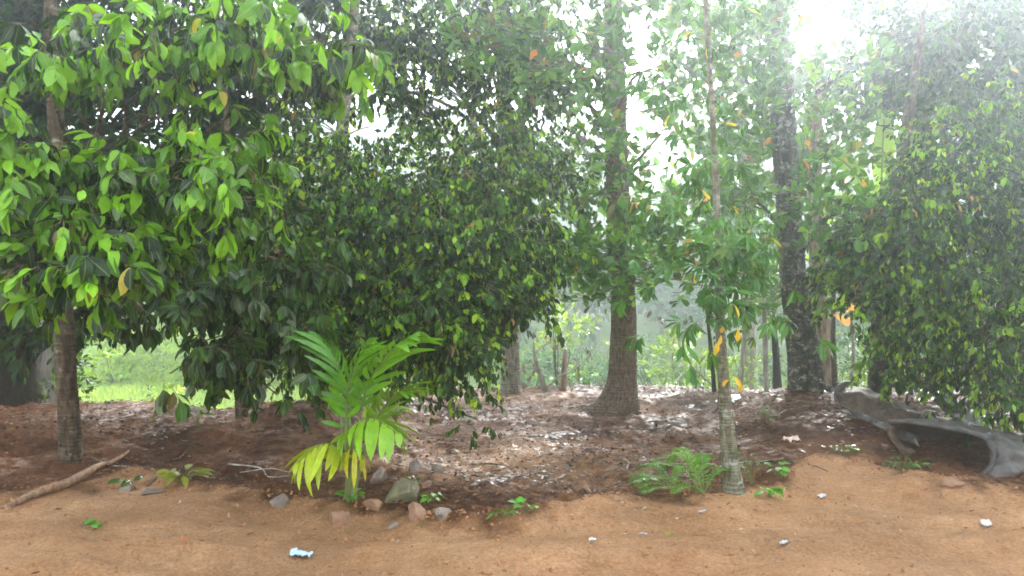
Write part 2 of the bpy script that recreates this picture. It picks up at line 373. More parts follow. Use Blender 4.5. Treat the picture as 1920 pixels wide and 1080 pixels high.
    hh = N('ShaderNodeMath'); hh.operation = 'MULTIPLY_ADD'; hh.inputs[1].default_value = 0.7; Lk(n3.outputs['Fac'], hh.inputs[0]); Lk(n2.outputs['Fac'], hh.inputs[2])
    bp = N('ShaderNodeBump'); bp.inputs['Strength'].default_value = 1.0; bp.inputs['Distance'].default_value = 0.06; Lk(hh.outputs[0], bp.inputs['Height'])
    Lk(sc.outputs[0], pr.inputs['Base Color']); Lk(rm.outputs[0], pr.inputs['Roughness']); Lk(bp.outputs[0], pr.inputs['Normal']); Lk(pr.outputs[0], out.inputs['Surface'])
    return m

M_BIG = leaf_mat('broad_leaf', 0.24, 0.33, 0.5, spec=.34)
M_SMALL = leaf_mat('small_leaf', 0.24, 0.32, 0.2, spec=.22)
M_SHADE = leaf_mat('dull_leaf', 0.55, 0.30, 0.1, spec=.12)
M_JACK = leaf_mat('stiff_leaf', 0.30, 0.42, 0.35)
M_FAR = leaf_mat('distant_leaf', 0.55, 0.40, 0.0)
M_PALM = leaf_mat('palm_leaflet', 0.26, 0.30, 0.4)
M_FERN = leaf_mat('fern_leaflet', 0.5, 0.4, 0.1, spec=.2)
M_DEAD = plain_mat('dead_leaf', (0.2, 0.1, 0.05), 0.24, var=0.4, scale=30, use_attr=True, spec=0.8)
M_LITTER = plain_mat('wet_dead_leaf', (0.2, 0.1, 0.05), 0.30, var=0.5, scale=30, use_attr=True, spec=0.45, patchy=True)
M_TWIG = plain_mat('twig', (0.16, 0.12, 0.06), 0.7, var=0.4)
M_TWIGG = plain_mat('green_twig', (0.13, 0.16, 0.04), 0.5, var=0.3)
B_BROWN = bark_mat('brown_bark', (0.055, 0.036, 0.022), (0.17, 0.12, 0.075), lichen=(0.33, 0.31, 0.24), lichen_amt=0.25, ring=0.35)
B_DARK = bark_mat('dark_bark', (0.012, 0.009, 0.006), (0.05, 0.037, 0.026), lichen=(0.08, 0.075, 0.06), lichen_amt=0.1, scale=0.9)
B_GREY = bark_mat('grey_bark', (0.17, 0.14, 0.10), (0.40, 0.35, 0.26), lichen=(0.42, 0.42, 0.35), lichen_amt=0.5, ring=0.4, moss=(0.07, 0.10, 0.03))
B_MOSSY = bark_mat('mossy_bark', (0.13, 0.115, 0.07), (0.30, 0.28, 0.19), lichen=(0.40, 0.41, 0.33), lichen_amt=0.45, ring=0.2, moss=(0.08, 0.13, 0.03), scale=1.4)
B_JACK = bark_mat('ringed_bark', (0.12, 0.078, 0.048), (0.27, 0.19, 0.125), lichen=(0.40, 0.38, 0.32), lichen_amt=0.3, ring=0.25, scale=1.6)
B_LICHEN = bark_mat('lichened_bark', (0.032, 0.026, 0.018), (0.13, 0.108, 0.078), lichen=(0.36, 0.36, 0.30), lichen_amt=0.75, ring=0.3, moss=(0.05, 0.08, 0.02), scale=0.8)
B_TAN = bark_mat('peeling_bark', (0.17, 0.11, 0.075), (0.42, 0.31, 0.22), lichen=(0.10, 0.07, 0.05), lichen_amt=0.4, scale=0.7)
B_PALE = bark_mat('pale_bark', (0.25, 0.22, 0.17), (0.48, 0.45, 0.38), scale=0.7)

# ------------------------------------------------------------------ ground (one sheet to the horizon)
def build_ground():
    ys = np.concatenate([np.linspace(-30, 2.2, 20), np.arange(2.25, 8.6, 0.04), np.arange(8.6, 14.5, 0.055), np.arange(14.6, 24, 0.4), np.linspace(24.5, 60, 50), np.linspace(62, 420, 50)])
    xs = np.concatenate([-np.geomspace(220, 9.3, 40), np.arange(-9.2, 9.2, 0.05), np.geomspace(9.3, 220, 40)])
    X, Y = np.meshgrid(xs, ys); Z = ground_z(X, Y)
    ny, nx = X.shape
    i = np.arange(ny - 1)[:, None] * nx; j = np.arange(nx - 1)[None]
    q = np.stack([i + j, i + j + 1, i + nx + j + 1, i + nx + j], -1).reshape(-1, 4)
    ye = edge_y(X, Y)
    bare = 1 - sstep(-0.28, 0.42, Y - ye + (vnoise(X, Y, 0.35) - .5) * 0.7 + (vnoise(X, Y, 0.12) - .5) * 0.5)
    # reddish worn earth showing through the litter in the middle
    patch = np.exp(-(((X - 0.1) / 1.5) ** 2 + ((Y - 8.0) / 1.3) ** 2)) * 0.55 + np.exp(-(((X + 0.3) / 1.6) ** 2 + ((Y - 12.6) / .8) ** 2)) * 0.45
    bare = np.maximum(bare, patch * (0.5 + vnoise(X, Y, 0.5)))
    grass = sstep(1.5, 4.5, Y - np.where(X < -1.5, 9.9, 13.2))
    damp = sstep(0.2, 0.9, Y - ye)
    C = np.stack([bare, grass, damp], -1).reshape(-1, 3)
    o = mesh_obj('ground', [dict(v=np.stack([X, Y, Z], -1).reshape(-1, 3), q=q, c=C)], [ground_mat()])
    o['kind'] = 'structure'
build_ground()

# ------------------------------------------------------------------ trees
# leaf colours (albedo)
PAL = {
    'big':   [((0.075, 0.190, 0.008), .32), ((0.165, 0.365, 0.010), .32), ((0.012, 0.032, 0.005), .26), ((0.080, 0.120, 0.045), .10), ((0.13, 0.10, 0.03), .03), ((0.42, 0.36, 0.05), .01)],
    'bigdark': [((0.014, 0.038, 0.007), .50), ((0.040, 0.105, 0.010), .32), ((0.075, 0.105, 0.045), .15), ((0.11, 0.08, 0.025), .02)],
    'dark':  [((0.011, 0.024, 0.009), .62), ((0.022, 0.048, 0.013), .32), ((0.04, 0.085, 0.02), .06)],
    'small': [((0.012, 0.036, 0.005), .42), ((0.036, 0.098, 0.008), .31), ((0.15, 0.30, 0.010), .18), ((0.27, 0.41, 0.014), .06), ((0.34, 0.16, 0.05), .010), ((0.05, 0.05, 0.02), .018)],
    'jack':  [((0.038, 0.110, 0.015), .40), ((0.070, 0.19, 0.017), .34), ((0.14, 0.29, 0.02), .18), ((0.11, 0.10, 0.03), .05), ((0.55, 0.22, 0.035), .018), ((0.30, 0.26, 0.04), .012)],
    'palmate': [((0.030, 0.105, 0.014), .60), ((0.055, 0.165, 0.018), .30), ((0.10, 0.17, 0.03), .08), ((0.6, 0.42, 0.02), .02)],
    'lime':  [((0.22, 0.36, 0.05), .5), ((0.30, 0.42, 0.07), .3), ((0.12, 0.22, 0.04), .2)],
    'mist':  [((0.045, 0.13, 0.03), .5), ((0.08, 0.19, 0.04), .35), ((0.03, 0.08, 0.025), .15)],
    'withered': [((0.20, 0.12, 0.06), .5), ((0.26, 0.15, 0.07), .3), ((0.12, 0.07, 0.04), .2)],
}
def pick(pal, n, r, common=False):
    cols = np.array([c for c, _ in PAL[pal]]); w = np.array([x for _, x in PAL[pal]])
    if common: w = w * (w > .035)
    w = w / w.sum()
    c = cols[r.choice(len(w), n, p=w)]
    return c * r.uniform(0.8, 1.2, (n, 1))

SPEC = {  # leaves per twig, twig length, leaf length, leaf width, droop, outline, palette, material
    'big':   dict(n=7, tl=.12, L=.138, W=.060, droop=.75, outline=LEAF_HI, pal='big', mat=M_BIG, up=.0, fold=.28, curve=.36, cl=.105),
    'dark':  dict(n=7, tl=.24, L=.130, W=.062, droop=.5, outline=LEAF_LO, pal='dark', mat=M_SHADE, up=.0, fold=.2, curve=.2, cl=.3),
    'small': dict(n=8, tl=.20, L=.088, W=.041, droop=.85, outline=LEAF_LO, pal='small', mat=M_SMALL, up=.0, fold=.2, curve=.2, cl=.22),
    'jack':  dict(n=7, tl=.15, L=.135, W=.066, droop=-.10, outline=LEAF_OB, pal='jack', mat=M_JACK, up=.35, fold=.25, curve=.12, cl=.26),
    'palmate': dict(n=8, tl=.05, L=.125, W=.030, droop=.55, outline=LEAF_NARROW, pal='palmate', mat=M_BIG, up=.1, fold=.2, curve=.35, cl=.22),
}

def twigs_to_leaves(P, D, sp, r, pal=None, scale=1.0, size=None):
    """P twig bases, D directions; returns leaf batch + twig prisms"""
    n = sp['n']; N = len(P); tl = sp['tl'] * scale * r.uniform(.7, 1.3, N)
    E = P + D * tl[:, None]; E[:, 2] -= tl * 0.25 * max(sp['droop'], 0)
    t = np.tile(np.linspace(0.25, 1.0, n), N) + r.uniform(-.06, .06, N * n); idx = np.repeat(np.arange(N), n)
    base = P[idx] + (E - P)[idx] * np.clip(t, 0, 1)[:, None]
    dax = norm(E - P)[idx]
    rnd = norm(r.normal(size=(N * n, 3))); rad = norm(np.cross(dax, rnd))
    k = 0.95 - 0.55 * t
    d = norm(dax * (0.35 + .4 * t)[:, None] + rad * k[:, None] * 1.0 + np.array([0, 0, 1.0]) * (-sp['droop'] * r.uniform(.5, 1.5, N * n) + sp['up'])[:, None])
    nr = norm(r.normal(size=(N * n, 3)) * 0.45 + np.array([0, 0, 1.0]) + dax * 0.5 * np.array([1, 1, 0]))
    s = r.uniform(.72, 1.18, N * n) * scale * (1 - 0.15 * (t > .9))
    if size is not None: s = s * size[idx]
    # colour by twig with some leaf to leaf change
    pn = pal or sp['pal']
    ct = pick(pn, N, r, True)[idx]; cl = pick(pn, N * n, r); own = r.random(N * n) < 0.45
    col = np.where(own[:, None], cl, ct)
    col = col * (.70 + .65 * vnoise(P[:, 0] + P[:, 1] * 1.7, P[:, 2] + 5, .35 * scale))[idx][:, None]
    lb = leaf_batch(base + d * 0.012, d, nr, sp['L'] * s, sp['W'] * s * r.uniform(.85, 1.15, N * n), col, sp['outline'],
                    sp['fold'] + r.normal(size=N * n) * .12, sp['curve'] * r.uniform(.0, 2.0, N * n), wave=.07)
    return [lb, prisms(P, E, 0.0028 * scale)]

def in_holes(P, holes, fuzz, r):
    if not holes: return np.zeros(len(P), bool)
    px = 960 + FPX * P[:, 0] / P[:, 1]; py = HOR - FPX * (P[:, 2] - CAM_H) / P[:, 1]
    bad = np.zeros(len(P), bool)
    for hx, hy, rx, ry in holes:
        e = ((px - hx) / rx) ** 2 + ((py - hy) / ry) ** 2
        bad |= e < r.uniform(1 - fuzz, 1 + fuzz, len(P))
    return bad

def crown_from_blobs(sp, blobs, seed, holes=None, pal=None, scale=1.0, lift=.22):
    """blobs: (px, py, depth, rx_px, ry_px, rdepth_m, twigs). Returns mesh parts and clump centres"""
    r = np.random.default_rng(seed); PP, DD, CC, SS = [], [], [], []
    for (px, py, dep, rx, ry, rd, nt) in blobs:
        c = at(px, py, dep); R = np.array([rx / FPX * dep, rd, ry / FPX * dep])
        nc = max(2, nt // 9)
        u = norm(r.normal(size=(nc, 3))) * (r.random((nc, 1)) ** 0.45)
        cc = c + u * R
        wk = r.exponential(size=nc) + .25; k = r.choice(nc, nt, p=wk / wk.sum()); cs = r.uniform(.45, 1.45, nc)
        p = cc[k] + r.normal(size=(nt, 3)) * (sp['cl'] * scale * cs[k])[:, None] * np.array([1, 1, .75])
        d = norm(norm(p - c) * 0.7 + norm(p - cc[k]) * 0.8 + r.normal(size=(nt, 3)) * 0.5 + np.array([0, 0, -0.35 * sp['droop'] + .3 * sp['up']]))
        keep = (p[:, 1] > 2.6)
        if holes: keep &= ~in_holes(p, holes, .3, r)
        keep &= p[:, 2] > ground_z(p[:, 0], p[:, 1]) + lift
        SS.append((.8 + .45 * r.random(nc))[k][keep]); PP.append(p[keep]); DD.append(d[keep]); CC.append(cc)
    P = np.concatenate(PP); D = np.concatenate(DD)
    return twigs_to_leaves(P, D, sp, r, pal, scale, np.concatenate(SS)), np.concatenate(CC)

def limb_parts(trunk_pts, trunk_r, blobs, centres, seed, rmax=0.05, frac=0.5, minr=0.006, holes=None, kmin=4):
    """a limb from the trunk to each blob and thinner branches on to its clumps"""
    r = np.random.default_rng(seed); out = []
    T = catmull(trunk_pts, 40); TR = np.interp(np.linspace(0, 1, 40), np.linspace(0, 1, len(trunk_r)), trunk_r)
    i0 = 0
    for b in blobs:
        c = at(*b[:3]); nc = max(2, b[6] // 9); cc = centres[i0:i0 + nc]; i0 += nc
        # leave the trunk below the blob's height
        dz = c[2] - T[:, 2]; hd = np.linalg.norm((T - c)[:, :2], axis=1)
        cost = np.abs(dz - 0.45 * hd); k = int(np.clip(np.argmin(cost), kmin, 39)); s = T[k]
        rs = min(rmax, TR[k] * 0.6)
        L = np.linalg.norm(c - s)
        mid = (s + c) / 2 + np.array([0, 0, 0.10 * L]) + r.normal(size=3) * 0.07 * L
        limb = [s, s * .72 + mid * .28 + r.normal(size=3) * .02 * L, mid, c]
        out.append(tube(limb, [rs, rs * .7, rs * .45, rs * .25], 7, 14, m=0, rough=.15))
        LC = catmull(limb, 20)
        for q in cc:
            if r.random() > frac: continue
            j = int(r.integers(8, 20)); s2 = LC[j]; l2 = np.linalg.norm(q - s2)
            if l2 < .05: continue
            m2 = (s2 + q) / 2 + r.normal(size=3) * 0.12 * l2 + np.array([0, 0, .06 * l2])
            r2 = max(minr, rs * .28)
            out.append(tube([s2, m2, q], [r2, r2 * .6, r2 * .3], 4, 6, m=0))
    return out

def tree(name, label, trunk, radii, bark, sp, blobs, seed, group=None, holes=None, pal=None, scale=1.0, flare=None, cat='tree', rmax=0.05, frac=0.5, sides=18, rough=.12, extra_trunk=(), extra_crown=None, rings=44, kmin=4):
    """trunk: list of (px, py, depth); radii in metres"""
    pts = [at(*p) for p in trunk]
    b = pts[0].copy(); g = float(ground_z(b[0], b[1])); b[2] = g
    pts[0] = np.array([b[0], b[1], g - 0.12])
    root = empty(name, b, label, cat, group)
    parts, cen = crown_from_blobs(sp, blobs, seed, holes, pal, scale)
    tp = [tube(pts, radii, sides, rings, rough=rough, flare=flare)]
    tp += limb_parts(pts, radii, blobs, cen, seed + 1, rmax, frac, holes=holes, kmin=kmin) + list(extra_trunk)
    mesh_obj('trunk', tp, [bark], root)
    if extra_crown: parts = parts + extra_crown
    mesh_obj('crown', parts, [sp['mat'], M_TWIG], root)
    return root

# gaps through which the white sky shows
SKYGAPS = [(705, 212, 40, 26), (850, 160, 30, 18), (875, 215, 30, 20), (1212, 60, 34, 62), (1190, 215, 38, 42), (1205, 130, 24, 50), (1235, 330, 24, 60), (1000, 215, 18, 26), (1060, 270, 16, 14), (940, 240, 16, 16), (1075, 60, 12, 14), (1540, 60, 55, 62), (1265, 295, 36, 30),
           (1640, 60, 34, 30), (1290, 90, 24, 40), (1590, 205, 30, 26), (1585, 335, 28, 20), (1690, 200, 24, 16)]
GAPS_RIGHT = SKYGAPS + [(1620, 300, 60, 45)]
WINDOW_LEFT = [(235, 690, 85, 95), (330, 740, 60, 55), (170, 640, 26, 60)]
WINDOW_MID = [(1010, 590, 40, 60), (1230, 640, 60, 110), (1110, 640, 60, 90)]

# A: broad-leaved tree, thin trunk at left, boughs reaching towards the track
tree('broadleaf_tree', 'glossy broad-leaved tree on a thin brown trunk at the left edge of the clearing',
     [(137, 868, 7.6), (128, 740, 7.5), (120, 600, 7.4), (112, 400, 7.2), (95, 100, 7.0), (80, -250, 6.8)], [.105, .088, .085, .075, .06, .03], B_BROWN, SPEC['big'],
     [(200, 300, 5.3, 200, 95, .55, 131), (60, 330, 5.0, 110, 80, .5, 62), (380, 290, 5.2, 130, 75, .5, 87), (470, 370, 5.1, 75, 55, .4, 40),
      (130, 440, 4.9, 150, 70, .5, 77), (230, 440, 5.2, 80, 50, .4, 32), (190, 530, 4.8, 70, 45, .3, 22), (30, 500, 4.7, 50, 40, .3, 12),
      (400, 60, 5.4, 150, 60, .5, 77), (600, 90, 5.5, 80, 70, .4, 50), (450, 20, 5.6, 180, 50, .5, 62), (230, 90, 5.6, 120, 70, .5, 32), (60, 120, 5.5, 90, 90, .5, 27),
      (90, 20, 5.6, 110, 50, .5, 20), (400, 200, 5.5, 60, 30, .3, 12)],
     11, holes=SKYGAPS, flare=[(0.5, .03, .12), (3, .03, .12)], rmax=.03, kmin=17)

# lower, darker broad leaves, a second tree of the same kind
tree('broadleaf_tree', 'broad-leaved tree with large dark drooping leaves hanging low left of the young palm',
     [(455, 775, 8.9), (452, 700, 8.8), (440, 560, 8.6), (430, 380, 8.4), (420, 150, 8.2)], [.075, .065, .06, .045, .02], B_BROWN, SPEC['big'],
     [(470, 560, 6.6, 110, 70, .5, 62), (380, 640, 6.3, 70, 60, .4, 34), (350, 520, 6.6, 100, 60, .5, 44), (430, 690, 6.4, 60, 45, .4, 24), (530, 650, 6.6, 55, 60, .4, 30),
      (320, 700, 6.2, 26, 18, .2, 5), (560, 500, 6.8, 60, 50, .4, 26), (250, 560, 7.0, 70, 50, .5, 22), (420, 450, 6.9, 120, 50, .5, 44), (520, 740, 6.6, 40, 25, .3, 8)],
     21, holes=[(225, 690, 95, 80), (330, 760, 40, 35)], pal='bigdark', scale=1.12, rmax=.022, kmin=16)

# B: huge dark trunk at the far left and its dark crown
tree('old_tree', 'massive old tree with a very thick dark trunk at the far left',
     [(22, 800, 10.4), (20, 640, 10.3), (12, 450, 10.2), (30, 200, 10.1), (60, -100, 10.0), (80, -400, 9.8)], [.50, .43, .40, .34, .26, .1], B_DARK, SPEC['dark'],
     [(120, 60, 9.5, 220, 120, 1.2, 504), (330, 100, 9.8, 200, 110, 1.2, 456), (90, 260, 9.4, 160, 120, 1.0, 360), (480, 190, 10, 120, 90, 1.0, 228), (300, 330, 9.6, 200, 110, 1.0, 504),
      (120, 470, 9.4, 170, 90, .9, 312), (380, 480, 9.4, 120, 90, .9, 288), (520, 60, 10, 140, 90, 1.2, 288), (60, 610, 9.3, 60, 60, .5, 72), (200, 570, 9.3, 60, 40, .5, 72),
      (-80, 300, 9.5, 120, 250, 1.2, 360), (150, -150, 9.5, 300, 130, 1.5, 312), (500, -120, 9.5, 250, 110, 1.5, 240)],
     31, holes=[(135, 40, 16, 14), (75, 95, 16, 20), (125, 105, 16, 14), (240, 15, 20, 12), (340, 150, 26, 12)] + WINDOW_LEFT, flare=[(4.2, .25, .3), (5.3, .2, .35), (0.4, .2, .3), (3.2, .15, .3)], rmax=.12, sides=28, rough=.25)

# C: dense small-leaved tree behind the palm
tree('small_leaved_tree', 'dense dark small-leaved tree whose drooping crown hangs behind the young palm',
     [(597, 772, 9.7), (600, 700, 9.7), (615, 500, 9.6), (640, 250, 9.5), (660, 60, 9.4), (680, -200, 9.2)], [.115, .10, .09, .075, .06, .03], B_GREY, SPEC['small'],
     [(640, 500, 8.3, 130, 130, .7, 620), (800, 480, 8.3, 150, 130, .7, 680), (930, 430, 8.6, 100, 120, .7, 380), (700, 360, 8.6, 150, 80, .7, 420), (560, 600, 8.4, 80, 90, .5, 240),
      (700, 620, 8.2, 110, 80, .6, 400), (830, 600, 8.1, 90, 85, .6, 380), (860, 670, 8.0, 55, 50, .4, 110), (780, 670, 8.2, 60, 50, .4, 110), (960, 540, 8.6, 80, 60, .5, 180), (1000, 470, 9.0, 45, 80, .5, 90),
      (560, 420, 8.6, 80, 120, .6, 280), (640, 250, 9.0, 110, 70, .7, 190), (900, 320, 8.8, 120, 60, .6, 220), (1010, 560, 8.6, 40, 26, .3, 20), (895, 785, 7.9, 18, 16, .12, 9), (600, 330, 8.8, 90, 60, .5, 180)],
     41, holes=SKYGAPS + [(700, 215, 60, 36), (985, 640, 46, 60), (955, 680, 24, 70), (1060, 560, 26, 60), (1030, 690, 70, 60)], flare=[(4, .04, .15)], rmax=.05, frac=.35)

# upper boughs, lighter and more open
tree('small_leaved_tree', 'open-crowned small-leaved tree with a grey banded trunk beside the withered branches',
     [(957, 742, 13.0), (957, 640, 13.0), (950, 450, 13.0), (945, 250, 12.9), (940, 60, 12.8), (930, -300, 12.5)], [.17, .14, .13, .12, .10, .05], B_GREY, SPEC['small'],
     [(760, 60, 10.5, 150, 90, 1.0, 514), (900, 60, 10.8, 130, 90, 1.0, 468), (620, 50, 10.5, 100, 90, .9, 327), (790, 180, 10.6, 120, 60, .7, 234), (960, 200, 11, 90, 90, .8, 296), (940, 330, 11, 120, 80, .8, 374), (1060, 330, 11.5, 60, 110, .8, 234),
      (1000, 40, 11, 110, 80, .9, 343), (850, -140, 10.5, 300, 100, 1.5, 436), (1040, 180, 11.3, 60, 70, .8, 171), (700, 150, 10.6, 60, 50, .5, 109)],
     51, holes=SKYGAPS, flare=[(4, .06, .2)], rmax=.07, scale=1.12, frac=.5)

def hanging(pts, L, W, col, seed, flat=0.0):
    r = np.random.default_rng(seed); n = len(pts); P = np.array([at(*p) for p in pts])
    d = np.stack([r.normal(size=n) * .3 + flat, r.normal(size=n) * .3, np.full(n, -.8 + flat)], 1)
    return [leaf_batch(P, d, np.tile([.1, -1.0, .3], (n, 1)) + r.normal(size=(n, 3)) * .3, L * r.uniform(.8, 1.2, n), W, np.array(col) * r.uniform(.8, 1.1, (n, 1)), LEAF_OB, .3, .25)]
# E: jackfruit-like tree, the clear straight trunk in the middle
root_run = tube([at(1140, 768, 10.9), at(1100, 768, 11.0), at(1050, 771, 11.2), at(960, 772, 11.3), at(880, 776, 11.4)], [.10, .085, .05, .03, .01], 8, 24, rough=.2)
tree('jackfruit_tree', 'straight brown tree with a flared root base standing in the middle of the clearing',
     [(1160, 782, 10.9), (1165, 745, 10.9), (1168, 690, 10.9), (1168, 560, 10.8), (1160, 400, 10.7), (1155, 200, 10.6), (1150, 0, 10.5), (1140, -300, 10.2)], [.26, .215, .185, .165, .155, .14, .125, .05], B_JACK, SPEC['jack'],
     [(1150, 480, 9.6, 95, 50, .6, 156), (1190, 520, 9.4, 60, 24, .4, 43), (1090, 450, 9.8, 55, 50, .5, 74), (1160, 330, 10.0, 60, 70, .6, 48), (1080, 250, 9.6, 70, 80, .7, 65), (1180, 200, 9.8, 60, 70, .6, 42),
      (1110, 80, 9.4, 120, 80, .8, 114), (1010, 110, 9.2, 80, 70, .6, 57), (1240, 120, 9.4, 70, 110, .7, 70), (1250, 400, 9.8, 60, 50, .5, 39), (1240, 250, 9.8, 60, 60, .6, 34), (1130, -120, 9.5, 260, 80, 1.2, 156),
      (950, 60, 9.2, 60, 50, .5, 25)],
     61, holes=SKYGAPS + [(1165, 620, 60, 60), (1235, 620, 60, 90), (1478, 350, 30, 150)], flare=[(0.35, .46, .17), (1.5, .14, .14), (3.5, .10, .14), (5.2, .12, .15)], rmax=.05, extra_trunk=[root_run], sides=28, rough=.08)

# G: thick lichen-blotched trunk
tree('lichened_tree', 'thick dark trunk blotched with pale lichen, leaning beside the twisted metal sheets',
     [(1520, 772, 11.0), (1512, 735, 11.0), (1502, 640, 11.0), (1487, 500, 11.0), (1474, 300, 10.9), (1464, 100, 10.8), (1455, -120, 10.7), (1440, -400, 10.5)], [.29, .235, .20, .165, .16, .15, .13, .05], B_LICHEN, SPEC['jack'],
     [(1420, 60, 9.8, 90, 80, .8, 101), (1420, 230, 9.8, 80, 100, .7, 119), (1480, 150, 9.9, 50, 60, .5, 55), (1560, 270, 9.8, 80, 90, .7, 101), (1420, 370, 9.9, 60, 60, .6, 59), (1560, 400, 9.4, 70, 60, .6, 92), (1510, 480, 9.6, 55, 60, .5, 69),
      (1600, 130, 9.8, 60, 60, .6, 46), (1500, -130, 9.5, 260, 80, 1.2, 206), (1525, 580, 10.4, 22, 18, .2, 13), (1590, 500, 9.4, 60, 60, .5, 78), (1350, 330, 9.9, 50, 60, .5, 36)],
     71, holes=SKYGAPS + [(1478, 300, 34, 150), (1498, 540, 40, 110)], flare=[(0.2, .12, .15), (5.0, .10, .12), (3.0, .10, .15)], rmax=.045, sides=28, rough=.16)

# F: slender foreground tree
tree('slender_tree', 'slender pale-trunked tree with fingered dark leaves rising at the edge of the track',
     [(1378, 928, 6.5), (1368, 860, 6.5), (1358, 740, 6.5), (1350, 600, 6.5), (1346, 420, 6.5), (1336, 200, 6.4), (1326, 0, 6.3), (1318, -250, 6.2)], [.088, .066, .050, .036, .029, .025, .021, .011], B_MOSSY, SPEC['palmate'],
     [(1345, 490, 6.3, 66, 46, .3, 56), (1330, 590, 6.3, 46, 32, .3, 24), (1390, 540, 6.2, 40, 40, .3, 20), (1300, 540, 6.3, 24, 30, .25, 12), (1340, 400, 6.4, 45, 40, .3, 18), (1330, 290, 6.4, 80, 70, .45, 20), (1320, 150, 6.4, 80, 70, .45, 18), (1330, 20, 6.3, 80, 50, .45, 18)],
     81, extra_crown=hanging([(1375, 705, 6.3), (1366, 712, 6.3), (1386, 712, 6.3), (1352, 628, 6.2), (1346, 640, 6.2), (1384, 615, 6.2), (1344, 655, 6.3), (1356, 600, 6.2)], .095, .042, (.72, .46, .03), 3), flare=[(0.3, .03, .1), (3.4, .03, .1)], rmax=.012, sides=20, rough=.16)
# its yellow dying leaves are leaves of the same crown kind but hang low on the stem

# H: dark dense tree on the right
tree('small_leaved_tree', 'dense dark small-leaved tree drooping to the ground behind the twisted metal sheets',
     [(1642, 745, 11.0), (1645, 690, 11.0), (1660, 500, 10.8), (1700, 250, 10.6), (1740, 0, 10.4)], [.13, .115, .10, .07, .03], B_BROWN, SPEC['small'],
     [(1820, 420, 8.8, 150, 130, .8, 640), (1700, 420, 8.9, 110, 110, .7, 380), (1870, 600, 8.4, 90, 120, .6, 440), (1720, 560, 8.8, 100, 90, .6, 340), (1640, 500, 9.2, 70, 80, .6, 180), (1860, 260, 9.2, 110, 80, .8, 300),
      (1870, 740, 8.3, 70, 60, .5, 200), (1650, 620, 9.0, 60, 50, .5, 100), (1740, 660, 8.9, 60, 50, .5, 100), (1960, 500, 8.6, 90, 300, .7, 520), (1760, 300, 9.2, 80, 60, .6, 120), (1690, 690, 9.3, 40, 40, .3, 36)],
     91, holes=[(1590, 640, 40, 80), (1620, 250, 70, 100)], rmax=.05, frac=.3)

# I: upper right tree against the glare
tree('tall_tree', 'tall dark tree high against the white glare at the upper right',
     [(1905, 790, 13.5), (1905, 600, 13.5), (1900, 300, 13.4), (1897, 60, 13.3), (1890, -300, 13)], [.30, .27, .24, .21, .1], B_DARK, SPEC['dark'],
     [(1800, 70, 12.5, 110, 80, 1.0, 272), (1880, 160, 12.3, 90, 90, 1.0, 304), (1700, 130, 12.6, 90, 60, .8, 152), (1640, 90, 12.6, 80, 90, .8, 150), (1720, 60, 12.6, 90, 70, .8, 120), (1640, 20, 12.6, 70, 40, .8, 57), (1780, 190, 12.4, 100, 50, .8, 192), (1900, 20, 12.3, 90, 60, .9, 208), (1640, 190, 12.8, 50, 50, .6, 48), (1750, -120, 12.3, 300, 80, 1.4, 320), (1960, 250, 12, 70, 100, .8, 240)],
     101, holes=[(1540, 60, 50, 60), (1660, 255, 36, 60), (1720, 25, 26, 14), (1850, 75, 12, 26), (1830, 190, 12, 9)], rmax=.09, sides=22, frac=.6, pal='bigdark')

# J: tan peeling trunk just behind the lichened one
tree('peeling_tree', 'tan trunk with peeling bark half hidden behind the lichened trunk',
     [(1552, 735, 12.6), (1550, 680, 12.6), (1540, 600, 12.6), (1532, 480, 12.5), (1530, 300, 12.5), (1540, 60, 12.4)], [.17, .14, .13, .12, .10, .04], B_TAN, SPEC['jack'],
     [(1560, 350, 11.6, 60, 60, .6, 24), (1550, 150, 11.8, 60, 60, .6, 14), (1620, 420, 11.5, 50, 50, .5, 20)], 111, holes=SKYGAPS, rmax=.03, rough=.4, extra_crown=hanging([(1540, 512, 11.6), (1575, 520, 11.5), (1560, 570, 11.8), (1562, 590, 11.8)], .42, .15, (.50, .22, .09), 4, .5))

tree('canopy_tree', 'pale misty tree filling the canopy between the central trunk and the lichened trunk',
     [(1408, 722, 16.5), (1404, 560, 16.5), (1396, 300, 16.4), (1385, 0, 16.2)], [.16, .14, .12, .06], B_PALE, SPEC['jack'],
     [(1290, 190, 14.5, 90, 100, 1.2, 130), (1390, 120, 14.5, 100, 100, 1.2, 170), (1250, 60, 14.5, 90, 60, 1.2, 120), (1400, 300, 14.5, 90, 90, 1.0, 130), (1500, 230, 15, 80, 100, 1.0, 110), (1290, 380, 15, 70, 60, 1.0, 90), (1400, 430, 15.2, 70, 50, .8, 60), (1360, -60, 14.5, 220, 70, 1.5, 160), (1480, 60, 14.6, 70, 60, .9, 70)],
     121, holes=SKYGAPS + [(1540, 60, 60, 66), (1235, 560, 60, 100)], rmax=.05, scale=1.5)
tree('canopy_tree', 'high hazy tree in the glare between the lichened trunk and the tall dark tree',
     [(1745, 740, 17), (1742, 560, 17), (1735, 300, 16.8), (1725, 0, 16.5)], [.18, .16, .13, .06], B_BROWN, SPEC['dark'],
     [(1640, 60, 15, 80, 80, 1.2, 130), (1700, 170, 15, 90, 80, 1.2, 150), (1620, 190, 15, 70, 60, 1.0, 90), (1800, 120, 15, 110, 100, 1.2, 170), (1600, -60, 15, 200, 60, 1.5, 130), (1560, 190, 15.2, 50, 60, .8, 50)],
     122, holes=SKYGAPS + [(1540, 60, 52, 62), (1660, 255, 30, 50)], rmax=.06, scale=1.4)

